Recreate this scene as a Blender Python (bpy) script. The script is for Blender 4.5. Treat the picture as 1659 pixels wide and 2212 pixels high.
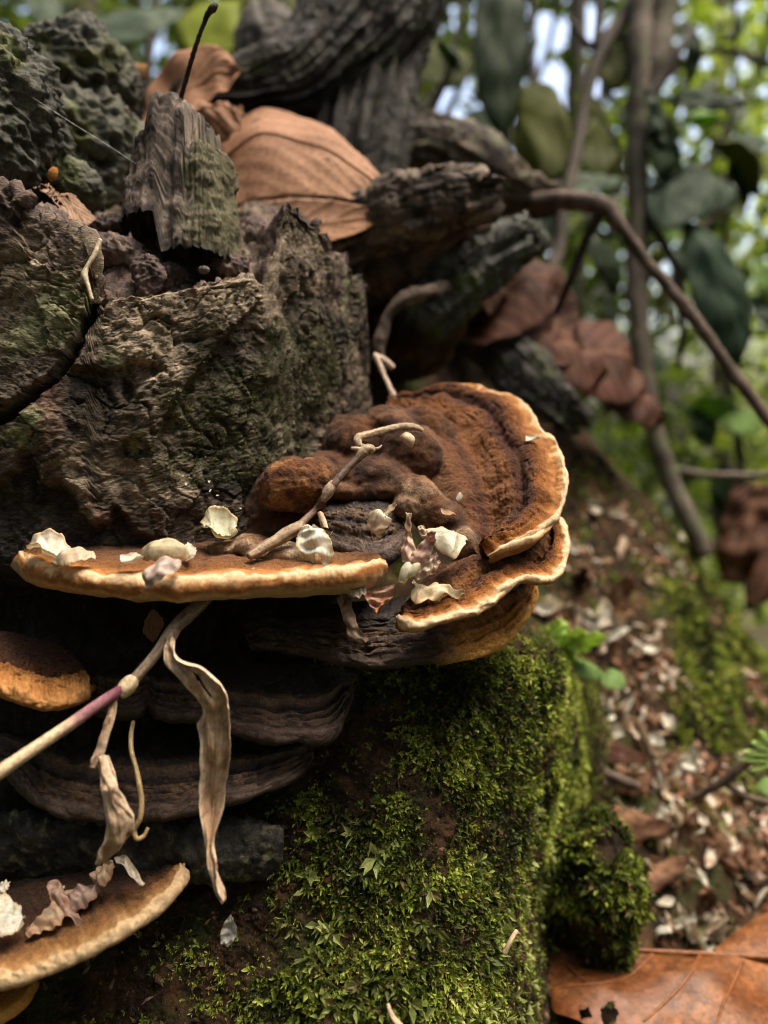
import bpy, math, random
import numpy as np
from mathutils import Vector, Matrix
for o in list(bpy.data.objects): bpy.data.objects.remove(o)
scene = bpy.context.scene
C = scene.collection
rng = np.random.default_rng(7)
random.seed(7)

# ------------------------------------------------------------------ camera, sky, sun, exposure
CAM_H = 0.55                      # height of the phone above the forest floor datum
PITCH = math.radians(8)           # the phone looks a little down the slope
cam_data = bpy.data.cameras.new('camera')
cam = bpy.data.objects.new('camera', cam_data); C.objects.link(cam)
cam.location = (0, 0, CAM_H)
cam.rotation_euler = (math.radians(90) - PITCH, 0, 0)
cam_data.sensor_fit = 'HORIZONTAL'; cam_data.sensor_width = 36; cam_data.lens = 36
cam_data.clip_start = 0.01; cam_data.clip_end = 500
cam_data.dof.use_dof = True; cam_data.dof.focus_distance = 0.292; cam_data.dof.aperture_fstop = 6.6
scene.camera = cam

SUN_EL, SUN_AZ = math.radians(68), math.radians(84)      # azimuth measured from +Y towards +X
w = bpy.data.worlds.new('World'); scene.world = w; w.use_nodes = True
nt = w.node_tree; nt.nodes.clear()
sky = nt.nodes.new('ShaderNodeTexSky'); sky.sky_type = 'NISHITA'; sky.sun_disc = False
sky.sun_elevation = SUN_EL; sky.sun_rotation = SUN_AZ; sky.air_density = 1.0; sky.dust_density = 7.0; sky.ozone_density = 1.0
bg = nt.nodes.new('ShaderNodeBackground'); bg.inputs[1].default_value = 0.15
wo = nt.nodes.new('ShaderNodeOutputWorld')
nt.links.new(sky.outputs[0], bg.inputs[0]); nt.links.new(bg.outputs[0], wo.inputs[0])
sd = bpy.data.lights.new('sun', 'SUN'); sd.energy = 2.6; sd.angle = math.radians(35); sd.color = (1, .88, .72)
sun = bpy.data.objects.new('sun', sd); C.objects.link(sun)
_d = Vector((math.sin(SUN_AZ)*math.cos(SUN_EL), math.cos(SUN_AZ)*math.cos(SUN_EL), math.sin(SUN_EL)))
sun.rotation_euler = _d.to_track_quat('Z', 'Y').to_euler()
scene.view_settings.view_transform = 'Standard'; scene.view_settings.look = 'None'
scene.view_settings.gamma = 1; scene.view_settings.use_curve_mapping = False
scene.view_settings.exposure = 1.72
scene.cycles.max_bounces = 6; scene.cycles.transparent_max_bounces = 6
scene.cycles.use_denoising = True
scene.cycles.filter_width = 1.0

# ------------------------------------------------------------------ helpers
_c, _s = math.cos(PITCH), math.sin(PITCH)
def world(V):
    V = np.asarray(V, dtype=np.float64)
    x, y, z = V[..., 0], V[..., 1], V[..., 2]
    return np.stack([x, y*_c + z*_s, CAM_H - y*_s + z*_c], -1)
def P(u, v, d):                   # a point of the place: direction (u, v) from the phone, d metres away
    return np.array([(u-829.5)/1659*d, d, (1106-v)/1659*d])
def PP(pts): return np.array([P(*p[:3]) for p in pts])
def proj(V):
    return 829.5+1659*V[..., 0]/V[..., 1], 1106-1659*V[..., 2]/V[..., 1]
UPC = np.array([0, -_s, _c])      # world up in the builder's frame

def sm(a, b, x):
    t = np.clip((x-a)/(b-a), 0, 1); return t*t*(3-2*t)
def lerp(a, b, t): return a+(b-a)*t
def norm(v): return v/np.maximum(np.linalg.norm(v, axis=-1, keepdims=True), 1e-12)

def _hash(ix, iy, iz, seed):
    h = (ix.astype(np.uint32)*np.uint32(374761393)) ^ (iy.astype(np.uint32)*np.uint32(668265263)) ^ (iz.astype(np.uint32)*np.uint32(2246822519)) ^ np.uint32((seed*3266489917) & 0xffffffff)
    h = (h ^ (h >> np.uint32(15)))*np.uint32(2246822519)
    h = (h ^ (h >> np.uint32(13)))*np.uint32(3266489917)
    return h ^ (h >> np.uint32(16))
_g = np.random.default_rng(1).normal(size=(256, 3)); _g = (_g/np.linalg.norm(_g, axis=1, keepdims=True)).astype(np.float32)
def perlin(p, seed=0):
    sh = p.shape[:-1]; p = np.asarray(p, np.float32).reshape(-1, 3)
    i = np.floor(p); f = (p-i).astype(np.float32); i = i.astype(np.int64)
    t = f*f*f*(f*(f*6-15)+10)
    out = 0
    for dx in (0, 1):
        wx = t[:, 0] if dx else 1-t[:, 0]
        for dy in (0, 1):
            wy = t[:, 1] if dy else 1-t[:, 1]
            for dz in (0, 1):
                wz = t[:, 2] if dz else 1-t[:, 2]
                g = _g[_hash(i[:, 0]+dx, i[:, 1]+dy, i[:, 2]+dz, seed) & np.uint32(255)]
                out = out + wx*wy*wz*((f[:, 0]-dx)*g[:, 0]+(f[:, 1]-dy)*g[:, 1]+(f[:, 2]-dz)*g[:, 2])
    return (out*1.5).reshape(sh)
def fbm(p, f, o=4, seed=0, gain=.5, ridged=False):
    s = 0; a = 1; tot = 0
    p = np.asarray(p, np.float32)
    for k in range(o):
        n = perlin(p*(f*2**k)+k*17.3, seed+k)
        if ridged: n = 1-2*np.abs(n)
        s = s+a*n; tot += a; a *= gain
    return s/tot
def worley(p, f, seed=0):
    sh = p.shape[:-1]; q = np.asarray(p, np.float32).reshape(-1, 3)*f
    i = np.floor(q).astype(np.int64); fr = q-i
    d1 = np.full(len(q), 9.); d2 = np.full(len(q), 9.)
    for dx in (-1, 0, 1):
        for dy in (-1, 0, 1):
            for dz in (-1, 0, 1):
                h = _hash(i[:, 0]+dx, i[:, 1]+dy, i[:, 2]+dz, seed)
                c = np.stack([(h & 1023)/1023., ((h >> 10) & 1023)/1023., ((h >> 20) & 1023)/1023.], -1)+(dx, dy, dz)
                d = ((c-fr)**2).sum(-1)
                m = d < d1
                d2 = np.where(m, d1, np.minimum(d2, d)); d1 = np.where(m, d, d1)
    return np.sqrt(d1).reshape(sh), np.sqrt(d2).reshape(sh)

def facets(p, f, seed=0):            # broken faces: every chip is a tilted flat, ledges where chips meet
    sh = p.shape[:-1]; q = np.asarray(p, np.float32).reshape(-1, 3)*f
    i = np.floor(q).astype(np.int64); fr = q-i
    d1 = np.full(len(q), 9.); val = np.zeros(len(q))
    for dx in (-1, 0, 1):
        for dy in (-1, 0, 1):
            for dz in (-1, 0, 1):
                h = _hash(i[:, 0]+dx, i[:, 1]+dy, i[:, 2]+dz, seed)
                v = np.stack([(h & 1023)/1023., ((h >> 10) & 1023)/1023., ((h >> 20) & 1023)/1023.], -1)+(dx, dy, dz)-fr
                d = (v**2).sum(-1); m = d < d1
                val = np.where(m, (v*_g[(h >> 7) & np.uint32(255)]).sum(-1)*1.1+((h >> 3) & 255)/255.-.5, val)
                d1 = np.where(m, d, d1)
    return val.reshape(sh)
def spl(pts, n):                  # smooth curve through points, n even samples
    pts = np.asarray(pts, float)
    if len(pts) == 1: return np.repeat(pts, n, 0)
    L = np.r_[0, np.cumsum(np.maximum(np.linalg.norm(np.diff(pts, axis=0), axis=1), 1e-6))]
    m = np.gradient(pts, L, axis=0)
    s = np.linspace(0, L[-1], n)
    k = np.clip(np.searchsorted(L, s, 'right')-1, 0, len(L)-2)
    h = (L[k+1]-L[k]); t = ((s-L[k])/h)[:, None]; h = h[:, None]
    return (2*t**3-3*t**2+1)*pts[k]+(t**3-2*t**2+t)*h*m[k]+(-2*t**3+3*t**2)*pts[k+1]+(t**3-t**2)*h*m[k+1]
def tab(x, xs, ys): return np.interp(x, xs, ys)
def ramp(t, stops):
    xs = [s[0] for s in stops]
    return np.stack([np.interp(t, xs, [s[1][k] for s in stops]) for k in range(3)], -1)
def mix(a, b, t): return a+(np.asarray(b, float)-a)*np.asarray(t)[..., None]

def polydist(u, v, poly, closed=True):      # distance to the outline, positive inside
    poly = np.asarray(poly, float); n = len(poly)
    d = np.full(u.shape, 1e9); ins = np.zeros(u.shape, bool)
    for k in range(n if closed else n-1):
        a, b = poly[k], poly[(k+1) % n]
        ab = b-a; t = np.clip(((u-a[0])*ab[0]+(v-a[1])*ab[1])/max(ab@ab, 1e-9), 0, 1)
        d = np.minimum(d, np.hypot(u-a[0]-t*ab[0], v-a[1]-t*ab[1]))
        if closed:
            c = ((a[1] > v) != (b[1] > v)) & (u < (b[0]-a[0])*(v-a[1])/((b[1]-a[1]) or 1e-9)+a[0])
            ins ^= c
    return np.where(ins, d, -d) if closed else d

def gnorm(V):                     # normals of a grid of points
    a = np.gradient(V, axis=0); b = np.gradient(V, axis=1)
    return norm(np.cross(a, b))
def gridfaces(n, m, wrap0=False, off=0):
    i = np.arange(n if wrap0 else n-1)[:, None]; j = np.arange(m-1)[None, :]
    a = i*m+j; b = ((i+1) % n)*m+j
    return np.stack([a, b, b+1, a+1], -1).reshape(-1, 4)+off

def prop(o, label=None, cat=None, group=None, kind=None):
    if label: o['label'] = label
    if cat: o['category'] = cat
    if group: o['group'] = group
    if kind: o['kind'] = kind
    return o
def thing(name, label, cat, at, group=None):
    o = bpy.data.objects.new(name, None); C.objects.link(o)
    o.empty_display_size = .005
    o.location = Vector(world(np.asarray(at)))
    return prop(o, label, cat, group)
def root_loc(o):
    l = np.array(o.location)
    while o.parent is not None: o = o.parent; l = l+np.array(o.location)
    return l
def mesh(name, V, F, col=None, mats=(), nrm=None, smooth=True):
    me = bpy.data.meshes.new(name)
    F = np.asarray(F); k = F.shape[1]
    me.vertices.add(len(V)); me.vertices.foreach_set('co', np.asarray(V, np.float32).ravel())
    me.loops.add(F.size); me.loops.foreach_set('vertex_index', F.astype(np.int32).ravel())
    me.polygons.add(len(F)); me.polygons.foreach_set('loop_start', np.arange(0, F.size, k, dtype=np.int32))
    me.polygons.foreach_set('loop_total', np.full(len(F), k, np.int32))
    me.polygons.foreach_set('use_smooth', np.full(len(F), smooth))
    me.update(calc_edges=True)
    if col is not None:
        c = np.ones((len(V), 4), np.float32); c[:, :3] = np.clip(col, 0.002, 1)
        at = me.color_attributes.new('Col', 'FLOAT_COLOR', 'POINT'); at.data.foreach_set('color', c.ravel())
    if nrm is not None:
        me.normals_split_custom_set_from_vertices(np.asarray(nrm, np.float32))
    for m in (mats if isinstance(mats, (list, tuple)) else [mats]): me.materials.append(m)
    return me
_rot = np.array([[1, 0, 0], [0, _c, _s], [0, -_s, _c]])
def mk(name, V, F, mat, parent=None, col=None, nrm=None, smooth=True, **kw):
    """one mesh object; V in the builder's frame"""
    V = np.asarray(V, float).reshape(-1, 3)
    W = world(V)
    if nrm is not None: nrm = np.asarray(nrm).reshape(-1, 3)@_rot.T
    org = root_loc(parent) if parent is not None else W.mean(0)
    me = mesh(name, W-org, F, None if col is None else np.asarray(col).reshape(-1, 3), mat, nrm, smooth)
    o = bpy.data.objects.new(name, me); C.objects.link(o)
    if parent is not None: o.parent = parent
    else: o.location = Vector(org)
    return prop(o, **kw)

# ------------------------------------------------------------------ materials (base colour comes from the mesh, grain and relief from noise)
def material(name, rough=.8, bumps=((900, .5, 4, .0006),), spec=.3, var=.35, vscale=700, trans=0., sheen=0., sss=0., aniso=None, rvar=0., tcol=None):
    m = bpy.data.materials.new(name); m.use_nodes = True
    N, L = m.node_tree.nodes, m.node_tree.links
    N.clear()
    out = N.new('ShaderNodeOutputMaterial'); b = N.new('ShaderNodeBsdfPrincipled')
    at = N.new('ShaderNodeAttribute'); at.attribute_name = 'Col'
    tc = N.new('ShaderNodeTexCoord')
    vec = tc.outputs['Object']
    if aniso:
        mp = N.new('ShaderNodeMapping'); mp.inputs['Scale'].default_value = aniso[0]; mp.inputs['Rotation'].default_value = aniso[1]
        L.new(vec, mp.inputs[0]); vec = mp.outputs[0]
    nz = N.new('ShaderNodeTexNoise'); nz.inputs['Scale'].default_value = vscale; nz.inputs['Detail'].default_value = 5; nz.inputs['Roughness'].default_value = .65
    L.new(vec, nz.inputs['Vector'])
    mr = N.new('ShaderNodeMapRange'); mr.inputs[1].default_value = .3; mr.inputs[2].default_value = .7
    mr.inputs[3].default_value = 1-var; mr.inputs[4].default_value = 1+var
    L.new(nz.outputs['Fac'], mr.inputs[0])
    vm = N.new('ShaderNodeVectorMath'); vm.operation = 'SCALE'
    L.new(at.outputs['Color'], vm.inputs[0]); L.new(mr.outputs[0], vm.inputs['Scale'])
    L.new(vm.outputs[0], b.inputs['Base Color'])
    b.inputs['Roughness'].default_value = rough
    b.inputs['Specular IOR Level'].default_value = spec
    if rvar:
        m2 = N.new('ShaderNodeMapRange'); m2.inputs[1].default_value = .3; m2.inputs[2].default_value = .7
        m2.inputs[3].default_value = rough-rvar; m2.inputs[4].default_value = rough+rvar
        n2 = N.new('ShaderNodeTexNoise'); n2.inputs['Scale'].default_value = vscale*.3; n2.inputs['Detail'].default_value = 3
        L.new(vec, n2.inputs['Vector']); L.new(n2.outputs['Fac'], m2.inputs[0]); L.new(m2.outputs[0], b.inputs['Roughness'])
    if sheen: b.inputs['Sheen Weight'].default_value = sheen; b.inputs['Sheen Roughness'].default_value = .5
    if sss:
        b.inputs['Subsurface Weight'].default_value = sss; b.inputs['Subsurface Radius'].default_value = (.002, .0012, .0006); b.inputs['Subsurface Scale'].default_value = .6
    prev = None
    for (sc, st, det, dist) in bumps:
        n = N.new('ShaderNodeTexNoise'); n.inputs['Scale'].default_value = sc; n.inputs['Detail'].default_value = det; n.inputs['Roughness'].default_value = .62
        L.new(vec, n.inputs['Vector'])
        bp = N.new('ShaderNodeBump'); bp.inputs['Strength'].default_value = st; bp.inputs['Distance'].default_value = dist
        L.new(n.outputs['Fac'], bp.inputs['Height'])
        if prev is not None: L.new(prev, bp.inputs['Normal'])
        prev = bp.outputs[0]
    if prev is not None: L.new(prev, b.inputs['Normal'])
    sh = b.outputs[0]
    if trans:
        t = N.new('ShaderNodeBsdfTranslucent'); mx = N.new('ShaderNodeMixShader'); mx.inputs[0].default_value = trans
        if tcol:
            mm = N.new('ShaderNodeMix'); mm.data_type = 'RGBA'; mm.blend_type = 'MULTIPLY'; mm.inputs[0].default_value = 1
            L.new(vm.outputs[0], mm.inputs[6]); mm.inputs[7].default_value = (*tcol, 1); L.new(mm.outputs[2], t.inputs[0])
        else: L.new(vm.outputs[0], t.inputs[0])
        L.new(sh, mx.inputs[1]); L.new(t.outputs[0], mx.inputs[2]); sh = mx.outputs[0]
    L.new(sh, out.inputs[0])
    return m
M_bark = material('weathered_wood', .85, ((520, .8, 7, .0012), (1700, .9, 4, .0006)), .3, .62, 1000, rvar=.12, aniso=((.55, .55, 1.5), (0, .3, 0)))
M_grain = material('split_wood_grain', .85, ((420, .8, 6, .0010), (1800, .6, 4, .0004)), .25, .5, 600, aniso=((1.0, 1.0, .16), (0, .25, 0)))
M_burl = material('mossy_dark_bark', .75, ((300, .8, 6, .0016), (1300, .7, 5, .0006)), .35, .5, 800, rvar=.15)
M_cap = material('velvet_cap', .9, ((420, .6, 6, .0010), (1500, .9, 4, .0006)), .12, .55, 1100, sheen=.06)
M_margin = material('cap_margin', .75, ((420, .5, 6, .0008), (1700, .5, 3, .0003)), .2, .26, 700)
M_pore = material('pore_layer', .8, ((3000, .9, 2, .0004),), .2, .25, 2600)
M_oldcap = material('old_dark_cap', .55, ((520, .8, 6, .0010), (1700, .8, 4, .0005)), .45, .55, 800, rvar=.15)
M_husk = material('dry_husk', .45, ((520, .5, 6, .0004),), .4, .18, 700, trans=.38, aniso=((1, 1, 1), (0, 0, 0)))
M_straw = material('dry_straw', .65, ((900, .6, 5, .0004),), .3, .4, 800)
M_dryleaf = material('dry_leaf', .72, ((240, .5, 6, .0010), (1200, .4, 3, .0003)), .18, .38, 420, trans=.15)
M_greenleaf = material('green_leaf', .65, ((120, .35, 5, .0016),), .14, .2, 90, trans=.4, tcol=(1.1, 1.3, .35))
M_farleaf = material('far_leaf', .45, (), .4, .2, 8, trans=.5, tcol=(1.2, 1.35, .55))
M_moss = material('moss', .6, (), .3, .3, 900, trans=.35)
M_soil = material('forest_soil', .95, ((220, .8, 6, .002), (1200, .8, 5, .0008)), .15, .5, 700)
M_floor = material('forest_floor', .95, ((20, .6, 6, .01),), .15, .5, 12)
M_stem = material('sapling_bark', .8, ((150, .5, 5, .001),), .25, .4, 200)
# ------------------------------------------------------------------ builders of shapes
def patch(rows, n, m):            # a smooth sheet through a net of points
    R = np.array([spl(np.array(r), m) for r in rows])
    return np.stack([spl(R[:, j], n) for j in range(m)], 1)
def tube_grid(pts, n, m, twist=0., flat=1., cap=True):
    """grid [m around, n along]; pts (u, v, d, radius in m)"""
    pts = np.asarray(pts, float)
    A = np.concatenate([PP(pts), pts[:, 3:4]], 1)
    S = spl(A, n); c = S[:, :3]; r = np.maximum(S[:, 3], 1e-5)
    t = norm(np.gradient(c, axis=0))
    a = norm(np.cross(t, np.array([0.13, 1, 0.21])));
    b = np.cross(t, a)
    th = np.linspace(0, 2*np.pi, m, endpoint=False)[:, None]+twist*np.linspace(0, 1, n)[None]
    D = np.cos(th)[..., None]*a+np.sin(th)[..., None]*b*flat
    V = c+D*r[:, None]
    if cap:
        k0 = np.linspace(0, 1, 5)[1:]
        h = np.array([c[0]*(1-k)+V[:, 0]*k for k in np.r_[.02, k0[:-1]]]).transpose(1, 0, 2)-t[0]*r[0]*.0
        e = np.array([c[-1]*(1-k)+V[:, -1]*k for k in np.r_[k0[:-1][::-1], .02]]).transpose(1, 0, 2)
        V = np.concatenate([h, V, e], 1)
    return V
def displace_wrap(V, d):
    Vp = np.concatenate([V[-1:], V, V[:1]], 0)
    n = gnorm(Vp)[1:-1]
    c = V.mean((0, 1))
    if (n*(V-V.mean(0, keepdims=True))).sum() < 0: n = -n
    return V+n*d[..., None]
def tube(name, pts, mat, colfn, n=60, m=16, noise=(), parent=None, flat=1., twist=0., ridge=None, jag=0., **kw):
    V = tube_grid(pts, n, m, twist, flat)
    if jag:
        th = np.linspace(0, 2*np.pi, m, endpoint=False)[:, None]; al = np.linspace(0, 1, V.shape[1])[None]
        ax_ = norm(V[:, -9].mean(0)-V[:, -16].mean(0))
        rr_ = np.linalg.norm(V-V.mean(0, keepdims=True), axis=-1)/max(pts[-1][3], 1e-6)
        e_ = perlin(np.stack([np.cos(th)*2.6*rr_, np.sin(th)*2.6*rr_, 0*rr_+3], -1), 5)+.6*perlin(np.stack([np.cos(th)*7*rr_, np.sin(th)*7*rr_, 0*rr_+3], -1), 6)
        V = V+(jag*e_*sm(.72, 1, al))[..., None]*ax_
    d = 0
    for (f, amp, o, rg, seed) in noise: d = d+amp*fbm(V, f, o, seed, ridged=rg)
    if ridge:                     # furrows that run along the piece
        k, amp, seed = ridge
        th = np.linspace(0, 2*np.pi, m, endpoint=False)[:, None]
        al = np.linspace(0, 1, V.shape[1])[None]
        q = np.stack([np.cos(th)*k+0*al, np.sin(th)*k+0*al, al*1.6+0*th], -1)
        d = d+amp*fbm(q, 1., 4, seed, ridged=True)
    if not np.isscalar(d): V = displace_wrap(V, d)
    col = colfn(V)
    return mk(name, V, gridfaces(V.shape[0], V.shape[1], True), mat, parent, col, **kw)
def lump_grid(c, r, n=90, m=60, rot=0., tilt=0., power=1.):
    th = np.linspace(0, 2*np.pi, n, endpoint=False)[:, None]; ph = np.linspace(.02, np.pi-.02, m)[None]
    sx = np.sin(ph)**power
    D = np.stack([np.cos(th)*sx, np.sin(th)*sx, np.cos(ph)+0*th], -1)
    V = D*np.asarray(r)
    cr, sr = math.cos(rot), math.sin(rot)
    V = V@np.array([[cr, 0, sr], [0, 1, 0], [-sr, 0, cr]]).T
    ct, st = math.cos(tilt), math.sin(tilt)
    V = V@np.array([[1, 0, 0], [0, ct, -st], [0, st, ct]]).T
    return P(*c)+V
def lump(name, c, r, mat, colfn, noise=(), n=90, m=60, parent=None, rot=0., tilt=0., pits=None, shape=None, **kw):
    V = lump_grid(c, r, n, m, rot, tilt)
    d = 0
    for (f, amp, o, rg, seed) in noise: d = d+amp*fbm(V, f, o, seed, ridged=rg)
    if pits:
        f, amp, seed = pits
        w1, _ = worley(V, f, seed); d = d-amp*sm(.55, .1, w1)
    if not np.isscalar(d): V = displace_wrap(V, d)
    if shape: V = shape(V)
    return mk(name, V, gridfaces(n, m, True), mat, parent, colfn(V), **kw)
def noisecol(c1, c2, c3=None, f=120, seed=5, f3=60, t3=.15):
    def fn(V):
        t = sm(-.35, .35, fbm(V, f, 4, seed))
        c = mix(np.broadcast_to(np.array(c1, float), V.shape), c2, t)
        if c3 is not None: c = mix(c, c3, sm(t3-.12, t3+.2, fbm(V, f3, 4, seed+9)))
        return c
    return fn

def shelf(name, label, base, rim, th, group=None, n=360, nt=110, nr=26, nb=40, dome=.0, curl=0., rings=(), stops=None, wob=.05,
          rough=.0012, seed=3, up=(-.1, -.5, 1), thbase=2.0, mats=None, wrinkle=.0, cream=.88, under=None, bottomcol=None, wave=0., cutr=.86, radial=0., dash=0.):
    """a bracket fungus: top from base to rim, a rounded margin, the pore layer beneath"""
    B = spl(PP(base), n); R = spl(PP(rim), n)
    s = np.linspace(0, 1, n)
    arc = np.r_[0, np.cumsum(np.linalg.norm(np.diff(R, axis=0), axis=1))]
    tan = norm(np.gradient(R, axis=0)+.0001*np.gradient(B, axis=0))
    O = R-B; L = np.linalg.norm(O, axis=1); o = O/L[:, None]
    N = norm(np.cross(tan, o)); up = norm(np.array(up, float))
    N = N*np.sign((N@up))[:, None]
    k = np.ones(31)/31                                     # steady the frame along the edge
    N = norm(np.stack([np.convolve(np.pad(N[:, i], 15, 'edge'), k, 'valid') for i in range(3)], -1))
    thv = th*(0.55+.45*np.minimum(1, np.minimum(s, 1-s)/.06))*(1+.18*perlin(np.stack([arc*95, 0*s, 0*s+seed], -1))+.12*perlin(np.stack([arc*38, 0*s, 0*s+seed+5], -1)))
    thv = np.minimum(thv, L*.8)
    rt = np.linspace(0, 1, nt)**.8
    r1 = 1-thv*.5/L                                       # where the margin's round begins
    q = []; V = []
    for r in rt:
        rr = r*r1
        h = thv*.5+dome*L*math.sin(math.pi*min(r, 1))*1.0-curl*L*r**3
        for (r0, wd, a) in rings: h = h+a*np.exp(-((r-r0)/wd)**2)*(1+.5*perlin(np.stack([s*9, 0*s+r0*7, 0*s+seed], -1)))
        V.append(B+O*rr[:, None]+N*h[:, None]); q.append(np.full(n, r))
    for a in np.linspace(0, math.pi, nr+2)[1:-1]:
        c, sn = math.cos(a), math.sin(a)
        V.append(R+o*((math.sin(a)-1)*thv*.5)[:, None]+N*(c*thv*.5-curl*L)[:, None]); q.append(np.full(n, 1+a/math.pi))
    for r in np.linspace(1, 0, nb):
        rr = r*r1
        h = -thv*.5*(1+(thbase-1)*(1-r)**.7)-curl*L*r**3
        for (r0, wd, a) in rings: h = h+min(a, 0)*np.exp(-((r-r0)/(wd*1.3))**2)*1.3
        V.append(B+O*rr[:, None]+N*h[:, None]); q.append(np.full(n, 3-r))
    V = np.stack(V, 1); q = np.stack(q, 1)                 # [n along the edge, cross-section]
    S = s[:, None]+0*q
    topw = np.where(q <= 1, sm(0, .12, q), 1.0)
    Nn = gnorm(V)
    if (Nn[:, nt//2]@up).sum() < 0: Nn = -Nn
    d = rough*fbm(V, 160, 4, seed)*topw*(1-.55*sm(.85, 1.1, q))+rough*.5*fbm(V, 700, 3, seed+2)*np.where(q < 2, 1, .4)*(1-.7*sm(.8, 1.0, q))
    if wrinkle:                                            # fine creases that run along the edge
        qq = np.stack([S*n*.05, q*34, 0*q+seed], -1)
        d = d-1.3*wrinkle*sm(.05, .5, fbm(qq, 1., 3, seed+4))*sm(.2, .4, q)*sm(1.0, .85, q)
    if radial:
        d = d+radial*(perlin(np.stack([S*17+.8*perlin(np.stack([S*5, q*3, 0*q], -1), 2), q*1.6, 0*q+seed], -1), 6)+.5*perlin(np.stack([S*41, q*3, 0*q+seed], -1), 8))*sm(.15, .45, q)*sm(1.7, 1.1, q)
    dsh = 0
    if dash:                                               # short creases that run out towards the edge
        aw = arc[:, None]*430+1.5*fbm(V, 70, 2, seed+21)
        dsh = sm(.16, .42, fbm(np.stack([aw+0*q, q*9, 0*q+seed], -1), 1., 3, seed+22))*sm(-.15, .2, fbm(V, 55, 2, seed+23))*sm(.40, .55, q)*sm(1.04, .93, q)
        d = d-.0005*dsh
    if wave:                                               # lobed margin
        d = d+wave*(perlin(np.stack([arc[:, None]*70+0*q, 0*q, 0*q+seed], -1))*(1+perlin(np.stack([arc[:, None]*22+0*q, 0*q, 0*q+seed+3], -1)))+.35*perlin(np.stack([arc[:, None]*240+0*q, q*1.2, 0*q+seed], -1)))*sm(.7, 1.2, q)*sm(2.4, 1.8, q)
    V = V+Nn*d[..., None]
    # colour: zones from the attachment to the growing edge
    qn = q+wob*fbm(V, 110, 3, seed+6)*1.4+wob*.9*perlin(np.stack([S*26, 0*q, 0*q+seed+.5], -1))*sm(.5, 1, q)
    streak = fbm(np.stack([arc[:, None]*330+2.2*fbm(V, 60, 2, seed+3), q*2.2, 0*q], -1), 1., 4, seed+7)*(.4+1.2*sm(-.2, .3, fbm(V, 45, 2, seed+9)))
    qn = qn+(.05+.13*sm(.85, 1.1, q)*sm(1.9, 1.5, q))*streak*sm(.4, .9, q)+.16*sm(.9, 1.2, q)*sm(2, 1.6, q)*fbm(V, 75, 3, seed+12)
    col = ramp(qn, stops)
    col = col*(1+.45*fbm(V, 380, 4, seed+8, gain=.7))[..., None]
    if bottomcol is not None: col = np.where((q > 1.95)[..., None], col, col)
    if dash: col = mix(col, col*.22+np.array((.004, .002, .004)), dash*dsh)
    root = thing(name, label, 'fungus', B.mean(0), group)
    Nf = gnorm(V)
    if (Nf[:, nt//2]@up).sum() < 0: Nf = -Nf; flip = True
    else: flip = False
    F = gridfaces(n, V.shape[1])
    if not flip: pass
    j1 = int(np.searchsorted(rt, cutr)); j2 = nt+nr
    for pn, a, b, mt in (('cap', 0, j1, mats[0]), ('margin', j1, j2, mats[1]), ('pore_surface', j2, V.shape[1]-1, mats[2])):
        sub = V[:, a:b+1]; f = gridfaces(n, b+1-a)
        if flip: f = f[:, ::-1]
        # face direction must agree with the normals
        mk(pn, sub, f, mt, root, col[:, a:b+1], nrm=Nf[:, a:b+1])
    return root, V, q

def ribbon_grid(A, B, n, m, bulge=0., wave=0., seed=0, vein=0., fold=0., slant=.25, nv=9, rag=0., edgecurl=0.):
    a = spl(PP(A), n); b = spl(PP(B), n)
    wv = np.linspace(0, 1, m)
    V = a[:, None]*(1-wv[None, :, None])+b[:, None]*wv[None, :, None]
    W = np.linalg.norm(b-a, axis=1)
    N = gnorm(V+1e-7*np.random.default_rng(0).normal(size=V.shape))
    k = np.ones(9)/9
    N = np.stack([np.array([np.convolve(np.pad(N[:, j, i], 4, 'edge'), k, 'valid') for j in range(m)]).T for i in range(3)], -1)
    N = norm(N)
    N = N*np.where((N[..., 1:2]).mean() > 0, -1, 1)        # towards the open side
    x = 2*wv-1
    S = np.linspace(0, 1, n)[:, None]
    d = bulge*W[:, None]*(1-x**2)[None]+fold*W[:, None]*np.abs(x)[None]
    if wave: d = d+wave*perlin(np.stack([S*5+0*x, x[None]*1.1+0*S, 0*S+0*x+seed], -1))
    vm = None
    ph = S*nv-np.abs(x)[None]*nv*slant
    fr = np.abs(ph-np.round(ph))
    vm = sm(.16, .02, fr)*sm(.02, .12, np.abs(x))[None]
    mid = sm(.10, .02, np.abs(x))[None]+0*S
    if edgecurl: d = d+edgecurl*W[:, None]*np.abs(x[None])**5*(perlin(np.stack([S*6+0*x, np.sign(x)[None]*3+0*S, 0*S+0*x+seed], -1), 5)+.4)
    if rag:
        e_ = np.abs(x[None])**8*(np.abs(perlin(np.stack([S*21+0*x, np.sign(x)[None]*3+0*S, 0*S+0*x+seed+.3], -1), 7))+.6*np.abs(perlin(np.stack([S*55+0*x, np.sign(x)[None]*3+0*S, 0*S+0*x+seed+.3], -1), 9)))
        V = V-(b-a)[:, None]*(np.sign(x)[None]*rag*e_)[..., None]
    if vein: d = d+vein*np.maximum(vm*.6, mid)
    return V+N*d[..., None], N, np.maximum(vm*.7, mid), S+0*x, x[None]+0*S
def two_sided(V, N, th):
    """closed thin sheet from a grid"""
    n, m = V.shape[:2]
    T = np.concatenate([(V+N*th/2).reshape(-1, 3), (V-N*th/2).reshape(-1, 3)])
    f = gridfaces(n, m); k = n*m
    e = []
    idx = np.arange(k).reshape(n, m)
    for line in (idx[0], idx[-1][::-1], idx[:, 0][::-1], idx[:, -1]):
        a, b = line[:-1], line[1:]
        e.append(np.stack([b, a, a+k, b+k], -1))
    return T, np.concatenate([f[:, ::-1], f+k, np.concatenate(e)])
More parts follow.
